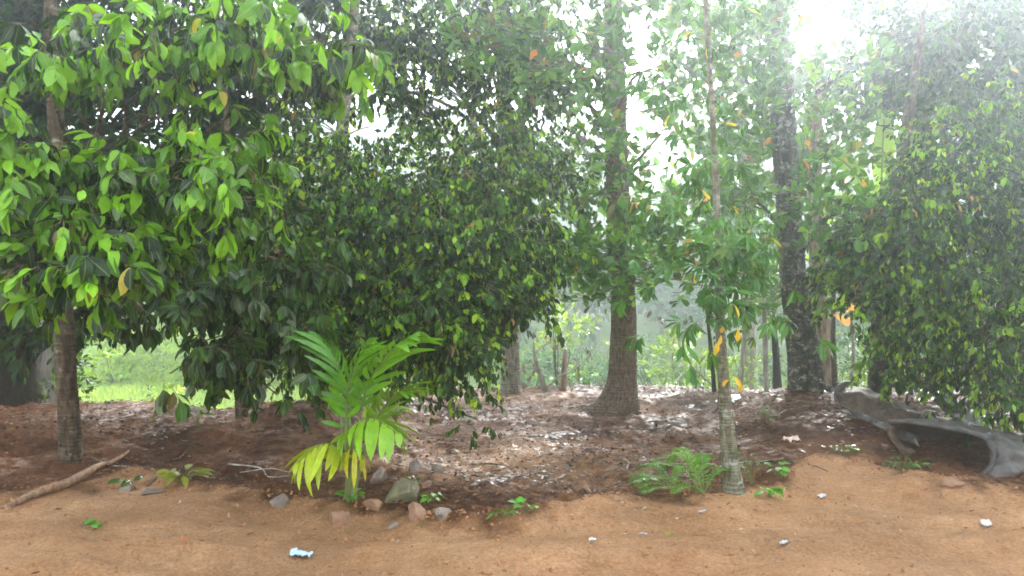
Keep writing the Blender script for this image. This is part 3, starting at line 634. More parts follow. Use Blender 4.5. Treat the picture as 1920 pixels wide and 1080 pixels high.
# ------------------------------------------------------------------ thin stems and saplings between the big trees
def small_tree(name, label, trunk, radii, bark, sp, blobs, seed, cat='sapling', group=None, pal=None, scale=1.0, frac=.8, rmax=.012, holes=None):
    return tree(name, label, trunk, radii, bark, sp, blobs, seed, group, holes, pal, scale, None, cat, rmax, frac, 10, .15, rings=24)

small_tree('sapling', 'straight thin green stem with a tuft of leaves, close left of the lichened trunk',
           [(1436, 752, 11.6), (1434, 640, 11.6), (1432, 540, 11.5), (1436, 460, 11.5)], [.040, .036, .032, .02], B_PALE, SPEC['jack'],
           [(1436, 470, 11.2, 40, 40, .4, 12), (1430, 560, 11.3, 24, 14, .2, 4)], 201)
small_tree('sapling', 'pale sapling leaning right, farther back between the slender tree and the thin green stem',
           [(1386, 722, 13.5), (1394, 640, 13.5), (1408, 560, 13.4), (1424, 460, 13.4)], [.035, .034, .03, .02], B_PALE, SPEC['jack'],
           [(1425, 450, 13, 40, 35, .4, 10)], 202)
small_tree('sapling', 'dark sapling with small hanging leaves directly behind the slender tree stem',
           [(1340, 718, 12.6), (1332, 650, 12.6), (1326, 580, 12.5), (1320, 470, 12.5)], [.035, .03, .026, .015], B_DARK, SPEC['small'],
           [(1322, 470, 12.2, 40, 40, .4, 22), (1335, 600, 12.3, 24, 20, .2, 8)], 203)
small_tree('sapling', 'reddish slim stem rising just right of the peeling tan trunk',
           [(1566, 722, 12.2), (1562, 640, 12.2), (1563, 560, 12.2), (1568, 420, 12.1)], [.045, .036, .03, .02], B_BROWN, SPEC['jack'],
           [(1572, 430, 11.9, 50, 40, .4, 14)], 204)
small_tree('sapling', 'grey sapling forking beside the reddish slim stem',
           [(1590, 730, 12.8), (1600, 660, 12.8), (1596, 600, 12.8), (1612, 480, 12.7)], [.03, .025, .02, .012], B_GREY, SPEC['small'],
           [(1610, 480, 12.4, 50, 50, .4, 30), (1595, 600, 12.5, 20, 20, .2, 8)], 205)
small_tree('sapling', 'slim dark stem with yellow-green leaves left behind the dense right-hand tree',
           [(1708, 735, 11.6), (1700, 640, 11.6), (1712, 540, 11.5)], [.035, .03, .02], B_DARK, SPEC['small'],
           [(1700, 640, 11.0, 50, 60, .4, 60), (1690, 560, 11, 60, 40, .4, 60)], 206, pal='jack')
small_tree('sapling', 'slender trunk with grey bark standing left of the small-leaved tree, behind low broad leaves',
           [(490, 762, 10.6), (492, 690, 10.6), (480, 560, 10.5), (470, 400, 10.4)], [.06, .05, .04, .02], B_GREY, SPEC['small'],
           [(470, 470, 9.9, 80, 70, .5, 120), (500, 600, 10, 60, 60, .4, 90)], 207)
# dark conical palm stem with its fronds, seen between the thin stems
def blade_frond(P, n, Lmax, W, droop, col, seed, outline=BLADE, m=0, side_ang=55, rach=.012, v=.35, tipf=.55, curve=.35, rachcol=(0.16, 0.22, 0.05), mr=1, start=.16):
    """a feather frond: curved rachis and two rows of leaflets"""
    r = np.random.default_rng(seed); C = catmull(P, 60); T = norm(np.gradient(C, axis=0))
    t = np.repeat(np.linspace(start, .99, n), 2) + r.uniform(-.008, .008, 2 * n); sd = np.tile([-1, 1], n)
    k = np.clip((t * 59), 0, 58).astype(int); base = C[k]; tt = T[k]
    up = np.array([0, 0, 1.0]); side = norm(np.cross(tt, up + 1e-3)); nrm = norm(np.cross(side, tt))
    a = np.radians(side_ang * (1 - .45 * t) + r.normal(size=2 * n) * 4)
    d = norm(tt * np.cos(a)[:, None] + side * (sd * np.sin(a))[:, None] + nrm * v - up * droop * r.uniform(.7, 1.3, (2 * n, 1)))
    prof = np.sin(np.clip((t - start) / (1 - start), 0, 1) * math.pi * .8 + .45) ** .7
    L = Lmax * np.clip(prof, .3, 1) * np.where(t > .93, tipf + .25, 1) * r.uniform(.9, 1.08, 2 * n)
    cc = np.array(col) * r.uniform(.8, 1.2, (2 * n, 1))
    lb = leaf_batch(base, d, nrm + side * sd[:, None] * .2, L, W * r.uniform(.85, 1.15, 2 * n), cc, outline, .30, curve * r.uniform(.6, 1.4, 2 * n), m=m)
    return [lb, tube(P, [rach, rach * .75, rach * .25], 6, 24, m=mr, col=rachcol)]

def small_palm(name, label, base, stem_top, fronds, seed, stem_r=.05):
    b = at(*base); b[2] = float(ground_z(b[0], b[1])); root = empty(name, b, label, 'palm')
    s = at(*stem_top); pts = [b - np.array([0, 0, .1]), (b + s) / 2 + .01, s]
    mesh_obj('stem', [tube(pts, [stem_r * 1.5, stem_r, stem_r * .7], 10, 14, rough=.3)], [B_DARK], root)
    for i, (ctrl, n, L, W, dr, col) in enumerate(fronds):
        P = [s] + [at(*c) for c in ctrl]
        mesh_obj('frond', blade_frond(P, n, L, W, dr, col, seed + i), [M_PALM, M_TWIGG], root)
    return root
small_palm('small_palm', 'dark palm stub with drooping fronds, just left of the lichened trunk', (1458, 722, 13.4), (1450, 600, 13.4),
           [([(1440, 520, 13.2), (1400, 500, 13.0)], 22, .45, .035, .3, (.06, .13, .03)), ([(1470, 530, 13.2), (1500, 540, 13.0)], 20, .4, .035, .3, (.06, .13, .03)),
            ([(1455, 510, 13.4), (1470, 440, 13.4)], 22, .45, .035, .2, (.07, .15, .03)), ([(1420, 560, 13.0), (1395, 620, 12.9)], 18, .4, .035, .5, (.06, .12, .03))], 230, .055)

# ------------------------------------------------------------------ the young palm by the track
def young_palm():
    b = at(655, 935, 6.25); b[2] = float(ground_z(b[0], b[1]))
    root = empty('young_palm', b, 'bright green young palm with arching feather fronds among the stones by the track', 'palm')
    hub = at(662, 880, 6.25)
    st = [tube([b + np.array([dx, dy, -.08]), b * .5 + hub * .5 + np.array([dx * .7, dy, 0]), at(px, py, 6.25)], [.028, .022, .014], 9, 12, rough=.2, col=(.2, .3, .05))
          for dx, dy, px, py in ((0, 0, 668, 790), (-.04, .03, 650, 800), (.05, -.02, 690, 830))]
    mesh_obj('stem', st, [M_TWIGG], root)
    G = (.075, .22, .012); G2 = (.115, .30, .012); Y = (.36, .46, .015); Y2 = (.46, .44, .015)
    F = [  # control points, leaflets per side, leaflet length, width, droop, colour, spread, lift
        ([(668, 860, 6.25), (680, 750, 6.2), (720, 670, 6.1), (775, 628, 5.95)], 13, .46, .062, .16, G2, 60, .15),
        ([(655, 860, 6.25), (655, 760, 6.3), (632, 680, 6.35), (597, 632, 6.4)], 13, .42, .052, .12, G, 58, .15),
        ([(672, 870, 6.2), (700, 800, 6.1), (735, 745, 6.0), (768, 735, 5.9)], 13, .36, .038, .08, (.12, .24, .015), 60, .25),
        ([(660, 870, 6.2), (660, 812, 6.05), (696, 784, 5.9), (748, 812, 5.78)], 10, .43, .062, .32, (.19, .38, .014), 78, .0),
        ([(650, 885, 6.2), (640, 846, 6.1), (605, 832, 6.0), (558, 868, 5.92)], 10, .42, .056, .38, Y, 78, .0),
        ([(650, 890, 6.25), (655, 850, 6.1), (662, 838, 6.0), (680, 862, 5.9)], 4, .30, .045, .8, Y2, 40, .0),
        ([(664, 870, 6.3), (690, 800, 6.4), (712, 770, 6.5), (740, 772, 6.6)], 11, .32, .034, .15, (.17, .26, .02), 50, .2),
        ([(658, 870, 6.25), (650, 770, 6.2), (660, 700, 6.15), (690, 640, 6.1)], 12, .34, .038, .30, G2, 46, .1),
        ([(655, 870, 6.3), (640, 790, 6.35), (650, 740, 6.4), (635, 700, 6.45)], 9, .30, .04, .45, G, 50, .1),
    ]
    for i, (P, n, L, W, dr, c, sp_, v) in enumerate(F):
        mesh_obj('frond', blade_frond([at(*p) for p in P], n, L, W, dr, c, 300 + i, side_ang=sp_, v=v, rach=.009, rachcol=(.22, .30, .04), start=.30, curve=.38), [M_PALM, M_TWIGG], root)
young_palm()

# ------------------------------------------------------------------ ferns and seedlings along the edge
def on_ground(px, py):
    """ground point seen at a pixel: march along the ray"""
    d = at(px, py, 1.0) - np.array([0, 0, CAM_H]); Y = np.linspace(3, 20, 1700)
    z = ground_z(d[0] * Y, Y); h = CAM_H + d[2] * Y - z
    k = int(np.argmax(h <= 0)) if (h <= 0).any() else len(Y) - 1
    return np.array([d[0] * Y[k], Y[k], z[k]])

def fern(label, px, py, fronds, seed):
    b = on_ground(px, py); r = np.random.default_rng(seed); root = empty('fern', b, label, 'fern')
    for i, (az, L, h) in enumerate(fronds):
        a = math.radians(az); dx = np.array([math.cos(a), math.sin(a), 0])
        L = L * 1.15; P = [b, b + dx * L * .35 + [0, 0, h * .9], b + dx * L * .75 + [0, 0, h * 1.1], b + dx * L + [0, 0, h * .7]]
        mesh_obj('frond', blade_frond(P, 26, L * .24, .013, .02, (.11, .27, .020) if i % 2 else (.08, .21, .018), seed + i, outline=LEAF_NARROW, side_ang=78, rach=.004, v=.15, start=.12, curve=.1), [M_FERN, M_TWIGG], root)
fern('bright green fern spreading left from the foot of the slender tree', 1318, 925, [(178, .50, .12), (165, .42, .2), (200, .48, .08), (120, .34, .25), (80, .3, .22), (215, .3, .08), (20, .24, .16), (150, .28, .26)], 400)
fern('small fern arching over the litter left of the bigger fern', 1262, 915, [(180, .32, .10), (205, .30, .06), (140, .3, .15), (60, .2, .14)], 420)
fern('fern tuft behind the slender tree foot, tips raised', 1300, 895, [(175, .32, .16), (110, .28, .2), (50, .28, .16), (10, .2, .1)], 440)

def seedling(label, px, py, n, L, W, h, col, seed, cat='seedling', name='seedling', spread=.08, outline=LEAF_HI):
    b = on_ground(px, py); r = np.random.default_rng(seed)
    root = empty(name, b, label, cat)
    a = r.uniform(0, 6.283, n); t = r.uniform(.45, 1, n)
    base = b + np.stack([np.cos(a) * spread * r.random(n), np.sin(a) * spread * r.random(n), h * t], 1)
    d = np.stack([np.cos(a), np.sin(a), r.uniform(-.3, .5, n)], 1)
    nr = np.tile([0, 0, 1.0], (n, 1)) + r.normal(size=(n, 3)) * .3
    c = np.array(col) * r.uniform(.75, 1.25, (n, 1))
    mesh_obj('foliage', [leaf_batch(base, d, nr, L * r.uniform(.7, 1.2, n), W * r.uniform(.8, 1.2, n), c, outline, .2, .3)], [M_BIG], root)
    mesh_obj('stem', [prisms(np.tile(b - [0, 0, .02], (n, 1)) + r.normal(size=(n, 3)) * [.008, .008, 0], base, .0025)], [M_TWIGG, M_TWIGG], root)
LG = (.09, .30, .025); MG = (.06, .17, .025); YG = (.20, .30, .03)
seedling('single bright green seedling at the dark edge of the litter right of the stones', 985, 962, 7, .10, .06, .10, LG, 500)
seedling('low weeds with small leaves beside the single bright seedling', 945, 968, 16, .06, .03, .05, MG, 501, 'weed', 'weed')
seedling('bright seedling tuft in front of the young palm', 660, 940, 16, .075, .04, .07, LG, 502)
seedling('green seedling between the stones right of the young palm', 812, 940, 12, .075, .04, .06, LG, 503)
seedling('leafy green weed just right of the slender tree foot', 1440, 930, 12, .10, .055, .08, LG, 504, 'weed', 'weed')
seedling('weed with upright leaves right of the slender tree, on the litter', 1455, 895, 9, .09, .05, .12, LG, 505, 'weed', 'weed')
seedling('climbing weed against the slender tree foot', 1408, 905, 16, .055, .03, .22, MG, 506, 'weed', 'weed')
seedling('green seedling left of the ferns, with upright leaves', 1215, 915, 7, .09, .045, .08, LG, 507)
seedling('pale weed in the litter between central trunk and ferns', 1246, 880, 8, .05, .03, .12, MG, 508, 'weed', 'weed')
seedling('low weeds growing in front of the twisted metal sheets', 1690, 880, 42, .07, .028, .09, MG, 509, 'weed', 'weed', .22)
seedling('yellowish weeds left of the twisted sheets on the slope', 1590, 850, 26, .06, .028, .07, (.12, .2, .04), 510, 'weed', 'weed', .16)
seedling('tall thin weed in front of the thin green stem', 1440, 800, 16, .07, .03, .24, MG, 511, 'weed', 'weed', .06)
seedling('low green sprig at the lower left on the bare track', 155, 990, 6, .10, .05, .03, LG, 512)
seedling('fallen green and yellow leafy sprig on the bank left of the palm', 345, 905, 22, .15, .06, .10, (.22, .24, .03), 513, 'sprig', 'leafy_sprig', .12)
seedling('dark green fallen sprig beside the pale root', 245, 905, 10, .14, .05, .03, (.07, .13, .03), 514, 'sprig', 'leafy_sprig', .12)
seedling('small seedlings on the litter behind the young palm, below hanging leaves', 880, 790, 12, .06, .03, .06, MG, 515)
seedling('dark leafy seedling on the left bank crest', 370, 800, 18, .11, .05, .24, (.05, .13, .03), 516, spread=.1)
seedling('weed tuft below the right end of the palm on the litter', 780, 905, 12, .05, .02, .06, MG, 517, 'weed', 'weed')
seedling('pale weed tuft near the dark edge, middle of the clearing', 1195, 900, 10, .05, .02, .07, MG, 518, 'weed', 'weed')

# bright shrubs on and just behind the left crest, in front of the field
def bush(name, label, px, py, dep, rx, ry, n, pal, seed, scale=1.0, cat='shrub', group=None, sp='small', z0=None):
    c = at(px, py, dep); gx = float(ground_z(c[0], c[1])) ; r = np.random.default_rng(seed)
    b = np.array([c[0], c[1], gx]); root = empty(name, b, label, cat, group)
    S = dict(SPEC[sp]); S['droop'] = .1; S['up'] = .3; S['cl'] = .16
    parts, cen = crown_from_blobs(S, [(px, py, dep, rx, ry, rx / FPX * dep, n)], seed, None, pal, scale, .02)
    mesh_obj('foliage', parts, [M_FAR if dep > 18 else M_SMALL, M_TWIGG], root)
    tb = []
    for q in cen[:: max(1, len(cen) // 14)]:
        tb.append(tube([b - [0, 0, .1], b * .5 + q * .5 + r.normal(size=3) * .06, q], [.012 * scale, .009 * scale, .004], 5, 8))
    mesh_obj('stem', tb, [B_BROWN], root)
    return root
bush('shrub', 'bright green leafy shrub on the crest between the thin brown trunk and the drooping leaves', 285, 765, 10.6, 30, 38, 26, 'lime', 601)
bush('shrub', 'low bright green shrub just right of the thin brown trunk', 190, 785, 10.3, 36, 14, 34, 'lime', 602)
bush('shrub', 'low green shrub between the drooping broad leaves on the crest', 355, 780, 10.6, 22, 20, 16, 'lime', 603)
bush('shrub', 'green leafy bush between the massive old trunk and the thin brown trunk', 92, 690, 11.2, 42, 95, 230, 'small', 611, 1.1)
bush('shrub', 'dark low shrub at the foot of the massive old tree', 100, 790, 9.6, 50, 22, 60, 'bigdark', 604)
bush('shrub', 'tall yellow-green shrub in the mist right of the central trunk', 1285, 690, 15.5, 52, 50, 110, 'lime', 605, 1.2)
bush('shrub', 'yellow-green bush in the mist behind the slender tree', 1390, 700, 16, 46, 38, 80, 'lime', 606, 1.1)
bush('shrub', 'leafy bush with yellow-green tips left of the central trunk', 1045, 610, 14.5, 44, 50, 60, 'lime', 607, 1.0)
bush('shrub', 'green weeds behind the crest right of the withered branches', 1100, 745, 14.5, 60, 22, 60, 'mist', 608, 1.2)
bush('shrub', 'green undergrowth glimpsed under the dense right-hand tree', 1690, 735, 14.5, 100, 36, 150, 'lime', 609, 1.2)
bush('shrub', 'green bush in the gap right of the lichened trunk', 1600, 700, 15.5, 50, 50, 90, 'mist', 610, 1.2)

# banana plant in the glare
def banana():
    b = at(1650, 745, 14.0); b[2] = float(ground_z(b[0], b[1]))
    root = empty('banana_plant', b, 'pale banana plant with one upright leaf in the glare upper right', 'banana plant')
    top = at(1652, 400, 13.6)
    mesh_obj('stem', [tube([b, (b + top) / 2, top], [.13, .11, .07], 12, 14, rough=.1)], [M_TWIGG], root)
    def leaf(P, W, col, seed):
        C = catmull(P, 16); T = norm(np.gradient(C, axis=0)); fr = np.array([0, -1.0, .25])
        S = norm(np.cross(T, fr)); nn = np.cross(S, T); r = np.random.default_rng(seed)
        w = W * np.sin(np.linspace(.18, math.pi - .12, 16)) ** .6; V = []; UV = []
        for k in range(-3, 4):
            u = k / 3
            V.append(C + S * (w * u * (1 + .06 * r.normal(size=16)))[:, None] + nn * (abs(u) * w * .25)[:, None]); UV.append(np.stack([np.full(16, .5 + u * .5), np.linspace(0, 1, 16)], 1))
        V = np.stack(V, 1).reshape(-1, 3); UV = np.stack(UV, 1).reshape(-1, 2)
        q = [[i * 7 + k, i * 7 + k + 1, i * 7 + k + 8, i * 7 + k + 7] for i in range(15) for k in range(6)]
        mesh_obj('leaf_blade', [dict(v=V, q=q, c=np.array(col), uv=UV), tube(P, [.025, .015, .004], 6, 16, m=1)], [M_JACK, M_TWIGG], root)
    leaf([top, at(1655, 310, 13.5), at(1658, 250, 13.4), at(1662, 195, 13.3)], .19, (.22, .38, .07), 1)
    leaf([top, at(1610, 330, 13.3), at(1560, 290, 13.1), at(1510, 300, 13.0)], .17, (.18, .33, .06), 2)
    leaf([top, at(1680, 330, 13.3), at(1710, 300, 13.2), at(1730, 340, 13.0)], .17, (.16, .30, .06), 3)
    leaf([top, at(1600, 380, 13.3), at(1560, 390, 13.1), at(1530, 450, 13.0)], .16, (.18, .33, .06), 4)
banana()

# withered branches and the broken post left of the central trunk
b = on_ground(1056, 731)
loose('broken_post', [tube([at(1054, 738, 13.2), at(1057, 700, 13.2), at(1060, 655, 13.2)], [.065, .055, .035], 9, 12, rough=.4)], [B_TAN], b, 'short broken upright stump of wood left of the central trunk', 'stump')
def withered(label, base, stems, seed, npale, pal):
    bb = at(*base); bb[2] = float(ground_z(bb[0], bb[1])); root = empty('withered_branch', bb, label, 'branch')
    mesh_obj('stem', [tube([at(*p) for p in s], rr, 6, 14, rough=.2) for s, rr in stems], [B_PALE], root)
    r = np.random.default_rng(seed); S = dict(SPEC['small']); S['droop'] = 1.2
    P = np.concatenate([catmull([at(*p) for p in s], npale)[2:] for s, _ in stems]) + r.normal(size=(len(stems) * (npale - 2), 3)) * .06
    mesh_obj('foliage', twigs_to_leaves(P, norm(r.normal(size=P.shape) + [0, 0, -.5]), S, r, pal, 1.0), [M_DEAD if pal == 'withered' else M_SMALL, M_TWIG], root)
withered('bent dead branches with curled brown leaves beside the broken stump', (1022, 735, 13.0),
         [([(1024, 735, 13), (1012, 700, 13), (1003, 670, 12.9), (1000, 640, 12.9)], [.045, .035, .012]), ([(1020, 730, 13), (1050, 705, 12.9), (1078, 690, 12.9), (1085, 650, 12.8)], [.02, .015, .008]),
          ([(1008, 690, 13), (985, 690, 12.8), (965, 700, 12.7)], [.018, .012, .006]), ([(1005, 660, 12.9), (1030, 640, 12.9), (1060, 620, 12.8)], [.015, .01, .006])], 620, 5, 'withered')
withered('long bare arching branch in front of the misty woods, right of the central trunk', (1330, 715, 13.4),
         [([(1334, 720, 13.4), (1300, 690, 13.3), (1275, 650, 13.2), (1265, 600, 13.1), (1215, 560, 13.0)], [.018, .014, .006]), ([(1272, 640, 13.2), (1250, 625, 13.2), (1235, 610, 13.1)], [.008, .006, .003])], 630, 3, 'withered')
withered('thin bare twig lying across the litter left of the central trunk', (1000, 800, 10.2),
         [([(895, 815, 9.8), (950, 806, 10.0), (1000, 795, 10.3), (1022, 785, 10.5)], [.012, .01, .006])], 631, 2, 'withered')

# ------------------------------------------------------------------ pale root on the left bank
b = on_ground(150, 905)
rp = [on_ground(*p) + [0, 0, z] for p, z in (((5, 950), -.02), ((70, 930), .025), ((130, 912), .035), ((185, 880), .03), ((215, 870), .03), ((243, 855), .05))]
loose('fallen_branch', [tube(rp, [.022, .034, .034, .028, .022, .010], 10, 40, rough=.35)], [bark_mat('pale_root', (.22, .12, .07), (.42, .27, .17), scale=1.2)], b, 'thick pale fallen branch lying curved on the left bank', 'branch')

# ------------------------------------------------------------------ stones
M_STONE = plain_mat('stone', (.17, .125, .095), .55, var=.45, scale=9, bump=.8)
M_STONE2 = plain_mat('earthy_stone', (.22, .115, .062), .7, var=.3, scale=11, bump=.8)
M_MOSS = plain_mat('mossy_stone', (.14, .125, .065), .6, var=.5, scale=7, bump=.8)
def rock_mesh(c, sx, sy, sz, seed, rot=0):
    import bmesh
    bm = bmesh.new(); bmesh.ops.create_icosphere(bm, subdivisions=4, radius=1.0)
    V = np.array([v.co[:] for v in bm.verts]); F = np.array([[v.index for v in f.verts] for f in bm.faces]); bm.free()
    r = np.random.default_rng(seed)
    for _ in range(9):                                   # flat broken faces
        n = norm(r.normal(size=3)); d = r.uniform(.42, .8); s = V @ n
        V = V - np.maximum(s - d, 0)[:, None] * n
    V = V * (1 + .16 * (vnoise(V[:, 0] + seed, V[:, 1] + V[:, 2], .3) - .5)[:, None] + .08 * (vnoise(V[:, 0] * 1.3 + seed, V[:, 1] - V[:, 2], .09) - .5)[:, None])
    V = V * [sx, sy, sz]; a = rot; R = np.array([[math.cos(a), -math.sin(a), 0], [math.sin(a), math.cos(a), 0], [0, 0, 1]])
    return dict(v=V @ R.T + c, t=F)
ROCKS = [  # px, py of the base, half sizes in m, material, label
    (745, 945, .17, .15, .19, 'm', 'largest stone, mossy and upright, right behind the young palm'),
    (712, 905, .09, .09, .13, 's', 'tall brown stone right beside the palm stems'),
    (700, 955, .10, .09, .07, 'e', 'low earthy stone in front of the palm, left of the mossy one'),
    (633, 985, .10, .08, .10, 'e', 'blocky earthy stone half sunk in the track edge left of the seedling tuft'),
    (780, 970, .11, .09, .09, 'e', 'orange-brown boulder at the front of the stone heap'),
    (828, 975, .09, .08, .07, 's', 'flat-topped stone with a wet grey side, rightmost at the front of the heap'),
    (782, 885, .08, .08, .10, 's', 'wet blue-grey stone behind the mossy one'),
    (820, 885, .10, .09, .07, 's', 'grey-brown stone at the back right of the heap'),
    (848, 850, .10, .08, .04, 's', 'flat wet slab lying behind the stone heap'),
    (520, 950, .09, .09, .09, 's', 'purplish grey stone left of the yellow frond'),
    (735, 990, .06, .05, .035, 's', 'small dark stone in front of the heap at the track'),
    (1093, 925, .09, .08, .10, 'e', 'orange-brown stone alone at the edge of the litter, middle of the clearing'),
    (238, 920, .07, .06, .04, 's', 'grey stone beside the pale fallen branch'),
    (285, 925, .12, .07, .045, 's', 'flat grey slab on the bank, right of the pale fallen branch'),
    (1790, 912, .10, .08, .05, 'e', 'pale earthy stone under the end of the twisted sheets'),
    (800, 915, .06, .06, .05, 'e', 'small round brown stone in the gap of the stone heap'),
]
for i, (px, py, sx, sy, sz, mk, lab) in enumerate(ROCKS):
    g = on_ground(px, py); c = g + [0, sy * .6, sz * .18]
    loose('stone', [rock_mesh(c, sx, sy, sz, 700 + i, i * 1.3)], [{'m': M_MOSS, 's': M_STONE, 'e': M_STONE2}[mk]], c, lab, 'stone', 'stones scattered at the edge of the clearing', smooth=False)

# ------------------------------------------------------------------ twisted metal sheets on the right mound
M_SHEET = bark_mat('weathered_sheet', (.028, .025, .021), (.085, .077, .066), lichen=(.07, .043, .025), lichen_amt=.8, rough=.6, scale=.35, spec=.5)
M_SHEETB = bark_mat('rusty_sheet', (.035, .022, .014), (.11, .075, .045), lichen=(.11, .11, .10), lichen_amt=.5, rough=.6, scale=.4, spec=.3)
def patch(rows, nu, nv, th, wav=0.0):
    G = np.array([catmull([at(*p) for p in row], nu) for row in rows]); G = np.stack([catmull(G[:, k], nv) for k in range(nu)], 1)
    du = np.gradient(G, axis=1); dv = np.gradient(G, axis=0); n = norm(np.cross(du, dv))
    G = G + n * ((vnoise(G[..., 0] * 1.0 + 7, G[..., 1] + G[..., 2] * 2, .16) - .5) * .05 + (vnoise(G[..., 0], G[..., 2] * 2 + G[..., 1], .06) - .5) * .014)[..., None]
    if wav: G = G + n * (wav * np.sin(np.linspace(0, nv / 2.2, nv))[:, None, None])
    A, B = G + n * th, G - n * th; k = nu * nv
    i = np.arange(nv - 1)[:, None] * nu; j = np.arange(nu - 1)[None]; q = np.stack([i + j, i + j + 1, i + nu + j + 1, i + nu + j], -1).reshape(-1, 4)
    Q = [q, q[:, ::-1] + k]
    e = [(a, a + 1) for a in range(nu - 1)] + [(k - nu + a + 1, k - nu + a) for a in range(nu - 1)] + [((a + 1) * nu, a * nu) for a in range(nv - 1)] + [(a * nu + nu - 1, (a + 1) * nu + nu - 1) for a in range(nv - 1)]
    Q.append(np.array([[b_, a_, a_ + k, b_ + k] for a_, b_ in e]))
    return dict(v=np.concatenate([A.reshape(-1, 3), B.reshape(-1, 3)]), q=np.concatenate(Q))
b = on_ground(1750, 860)
root = empty('twisted_metal_sheet', b, 'heap of long twisted grey and brown metal sheets on the right mound', 'metal sheet')
# rolled brown strip running down from the upper left
mesh_obj('rolled_strip', [patch([[(1575, 762, 9.2), (1640, 790, 8.9), (1700, 815, 8.6), (1790, 850, 8.2)], [(1566, 735, 9.4), (1630, 752, 9.1), (1700, 782, 8.8), (1790, 815, 8.4)],
                                 [(1584, 720, 9.7), (1640, 738, 9.3), (1700, 765, 9.0), (1790, 800, 8.6)], [(1606, 726, 9.9), (1655, 748, 9.5), (1715, 772, 9.2), (1790, 810, 8.8)], [(1612, 745, 9.8), (1665, 768, 9.5), (1720, 790, 9.2), (1780, 830, 8.9)]], 34, 26, .006)], [M_SHEETB], root)
mesh_obj('grey_strip', [patch([[(1590, 765, 9.0), (1640, 785, 8.6), (1675, 800, 8.3), (1720, 815, 8.0)], [(1600, 780, 8.9), (1645, 800, 8.5), (1680, 818, 8.2), (1720, 835, 7.9)]], 24, 6, .006)], [M_SHEET], root)
# long wavy lip and curved end
mesh_obj('wavy_lip', [patch([[(1664, 790, 8.1), (1720, 794, 7.9), (1780, 803, 7.7), (1840, 818, 7.55), (1915, 838, 7.5)], [(1668, 787, 8.3), (1725, 786, 8.2), (1785, 790, 8.1), (1845, 802, 8.0), (1915, 822, 7.9)],
                                 [(1672, 795, 8.5), (1730, 796, 8.4), (1790, 802, 8.3), (1850, 812, 8.2), (1915, 830, 8.1)]], 40, 12, .006)], [M_SHEET], root)
mesh_obj('curved_end', [patch([[(1838, 812, 7.6), (1856, 835, 7.45), (1858, 865, 7.35), (1838, 893, 7.3)], [(1868, 812, 7.7), (1880, 836, 7.4), (1885, 868, 7.3), (1862, 897, 7.2)], [(1905, 824, 7.75), (1915, 846, 7.45), (1912, 875, 7.35), (1890, 897, 7.25)], [(1916, 832, 7.9), (1918, 850, 7.7), (1916, 872, 7.6), (1900, 890, 7.5)]], 26, 22, .008, .012)], [M_SHEET], root)
mesh_obj('back_panel', [patch([[(1665, 792, 8.2), (1735, 796, 8.3), (1800, 806, 8.25), (1850, 816, 8.1)], [(1668, 820, 8.25), (1738, 830, 8.5), (1800, 838, 8.5), (1852, 845, 8.3)], [(1690, 850, 8.0), (1745, 866, 8.2), (1800, 876, 8.2), (1845, 885, 8.0)]], 30, 16, .006, .01)], [plain_mat('rusted_inner_sheet', (.10, .06, .04), .55, metal=.1, var=.5, scale=8, bump=.5)], root)
mesh_obj('upright_panel', [patch([[(1748, 752, 9.0), (1775, 775, 8.8), (1800, 805, 8.5)], [(1762, 738, 9.1), (1792, 764, 8.9), (1830, 800, 8.6)], [(1786, 742, 9.3), (1822, 770, 9.0), (1870, 808, 8.7)]], 20, 14, .006, .008)], [M_SHEET], root)
mesh_obj('loose_strip', [patch([[(1585, 742, 9.6), (1608, 748, 9.5), (1625, 765, 9.3)], [(1600, 742, 9.5), (1622, 752, 9.4), (1640, 772, 9.2)], [(1608, 752, 9.4), (1622, 766, 9.3), (1640, 782, 9.2)]], 16, 10, .005)], [M_SHEET], root)

mesh_obj('rim', [tube([at(*p) for p in ((1566, 752, 9.35), (1567, 732, 9.45), (1580, 718, 9.6), (1600, 719, 9.8), (1614, 735, 9.75), (1640, 748, 9.4), (1668, 764, 9.1), (1700, 776, 8.9))], [.022, .025, .022, .018, .012], 8, 30, rough=.5)], [M_SHEET], root)
mesh_obj('rim', [tube([at(*p) for p in ((1664, 790, 8.08), (1700, 790, 7.98), (1760, 799, 7.75), (1830, 814, 7.55), (1856, 836, 7.42), (1858, 866, 7.32), (1836, 894, 7.28))], [.016, .02, .024, .026, .022, .018], 8, 40, rough=.5)], [M_SHEET], root)
mesh_obj('lower_fold', [patch([[(1664, 790, 8.1), (1666, 812, 8.0), (1678, 835, 7.9), (1700, 850, 7.8)], [(1676, 792, 8.2), (1680, 812, 8.1), (1692, 832, 8.0), (1716, 846, 7.9)]], 14, 6, .006)], [M_SHEETB], root)

# grey scrap pieces in the litter behind the slender tree
b = on_ground(1385, 765)
root = empty('metal_scrap', b, 'crumpled pale grey scrap lying in the litter behind the slender tree', 'scrap')
mesh_obj('scrap_panel', [patch([[(1368, 742, 11.4), (1380, 762, 11.0), (1408, 772, 10.8)], [(1385, 740, 11.6), (1396, 756, 11.3), (1418, 768, 11.0)]], 10, 6, .005)], [plain_mat('pale_scrap', (.42, .43, .42), .35, var=.3)], root)
mesh_obj('scrap_panel', [patch([[(1350, 770, 10.6), (1380, 766, 10.7), (1420, 770, 10.8)], [(1350, 778, 10.4), (1380, 774, 10.5), (1420, 778, 10.6)]], 10, 5, .01)], [M_SHEET], root)

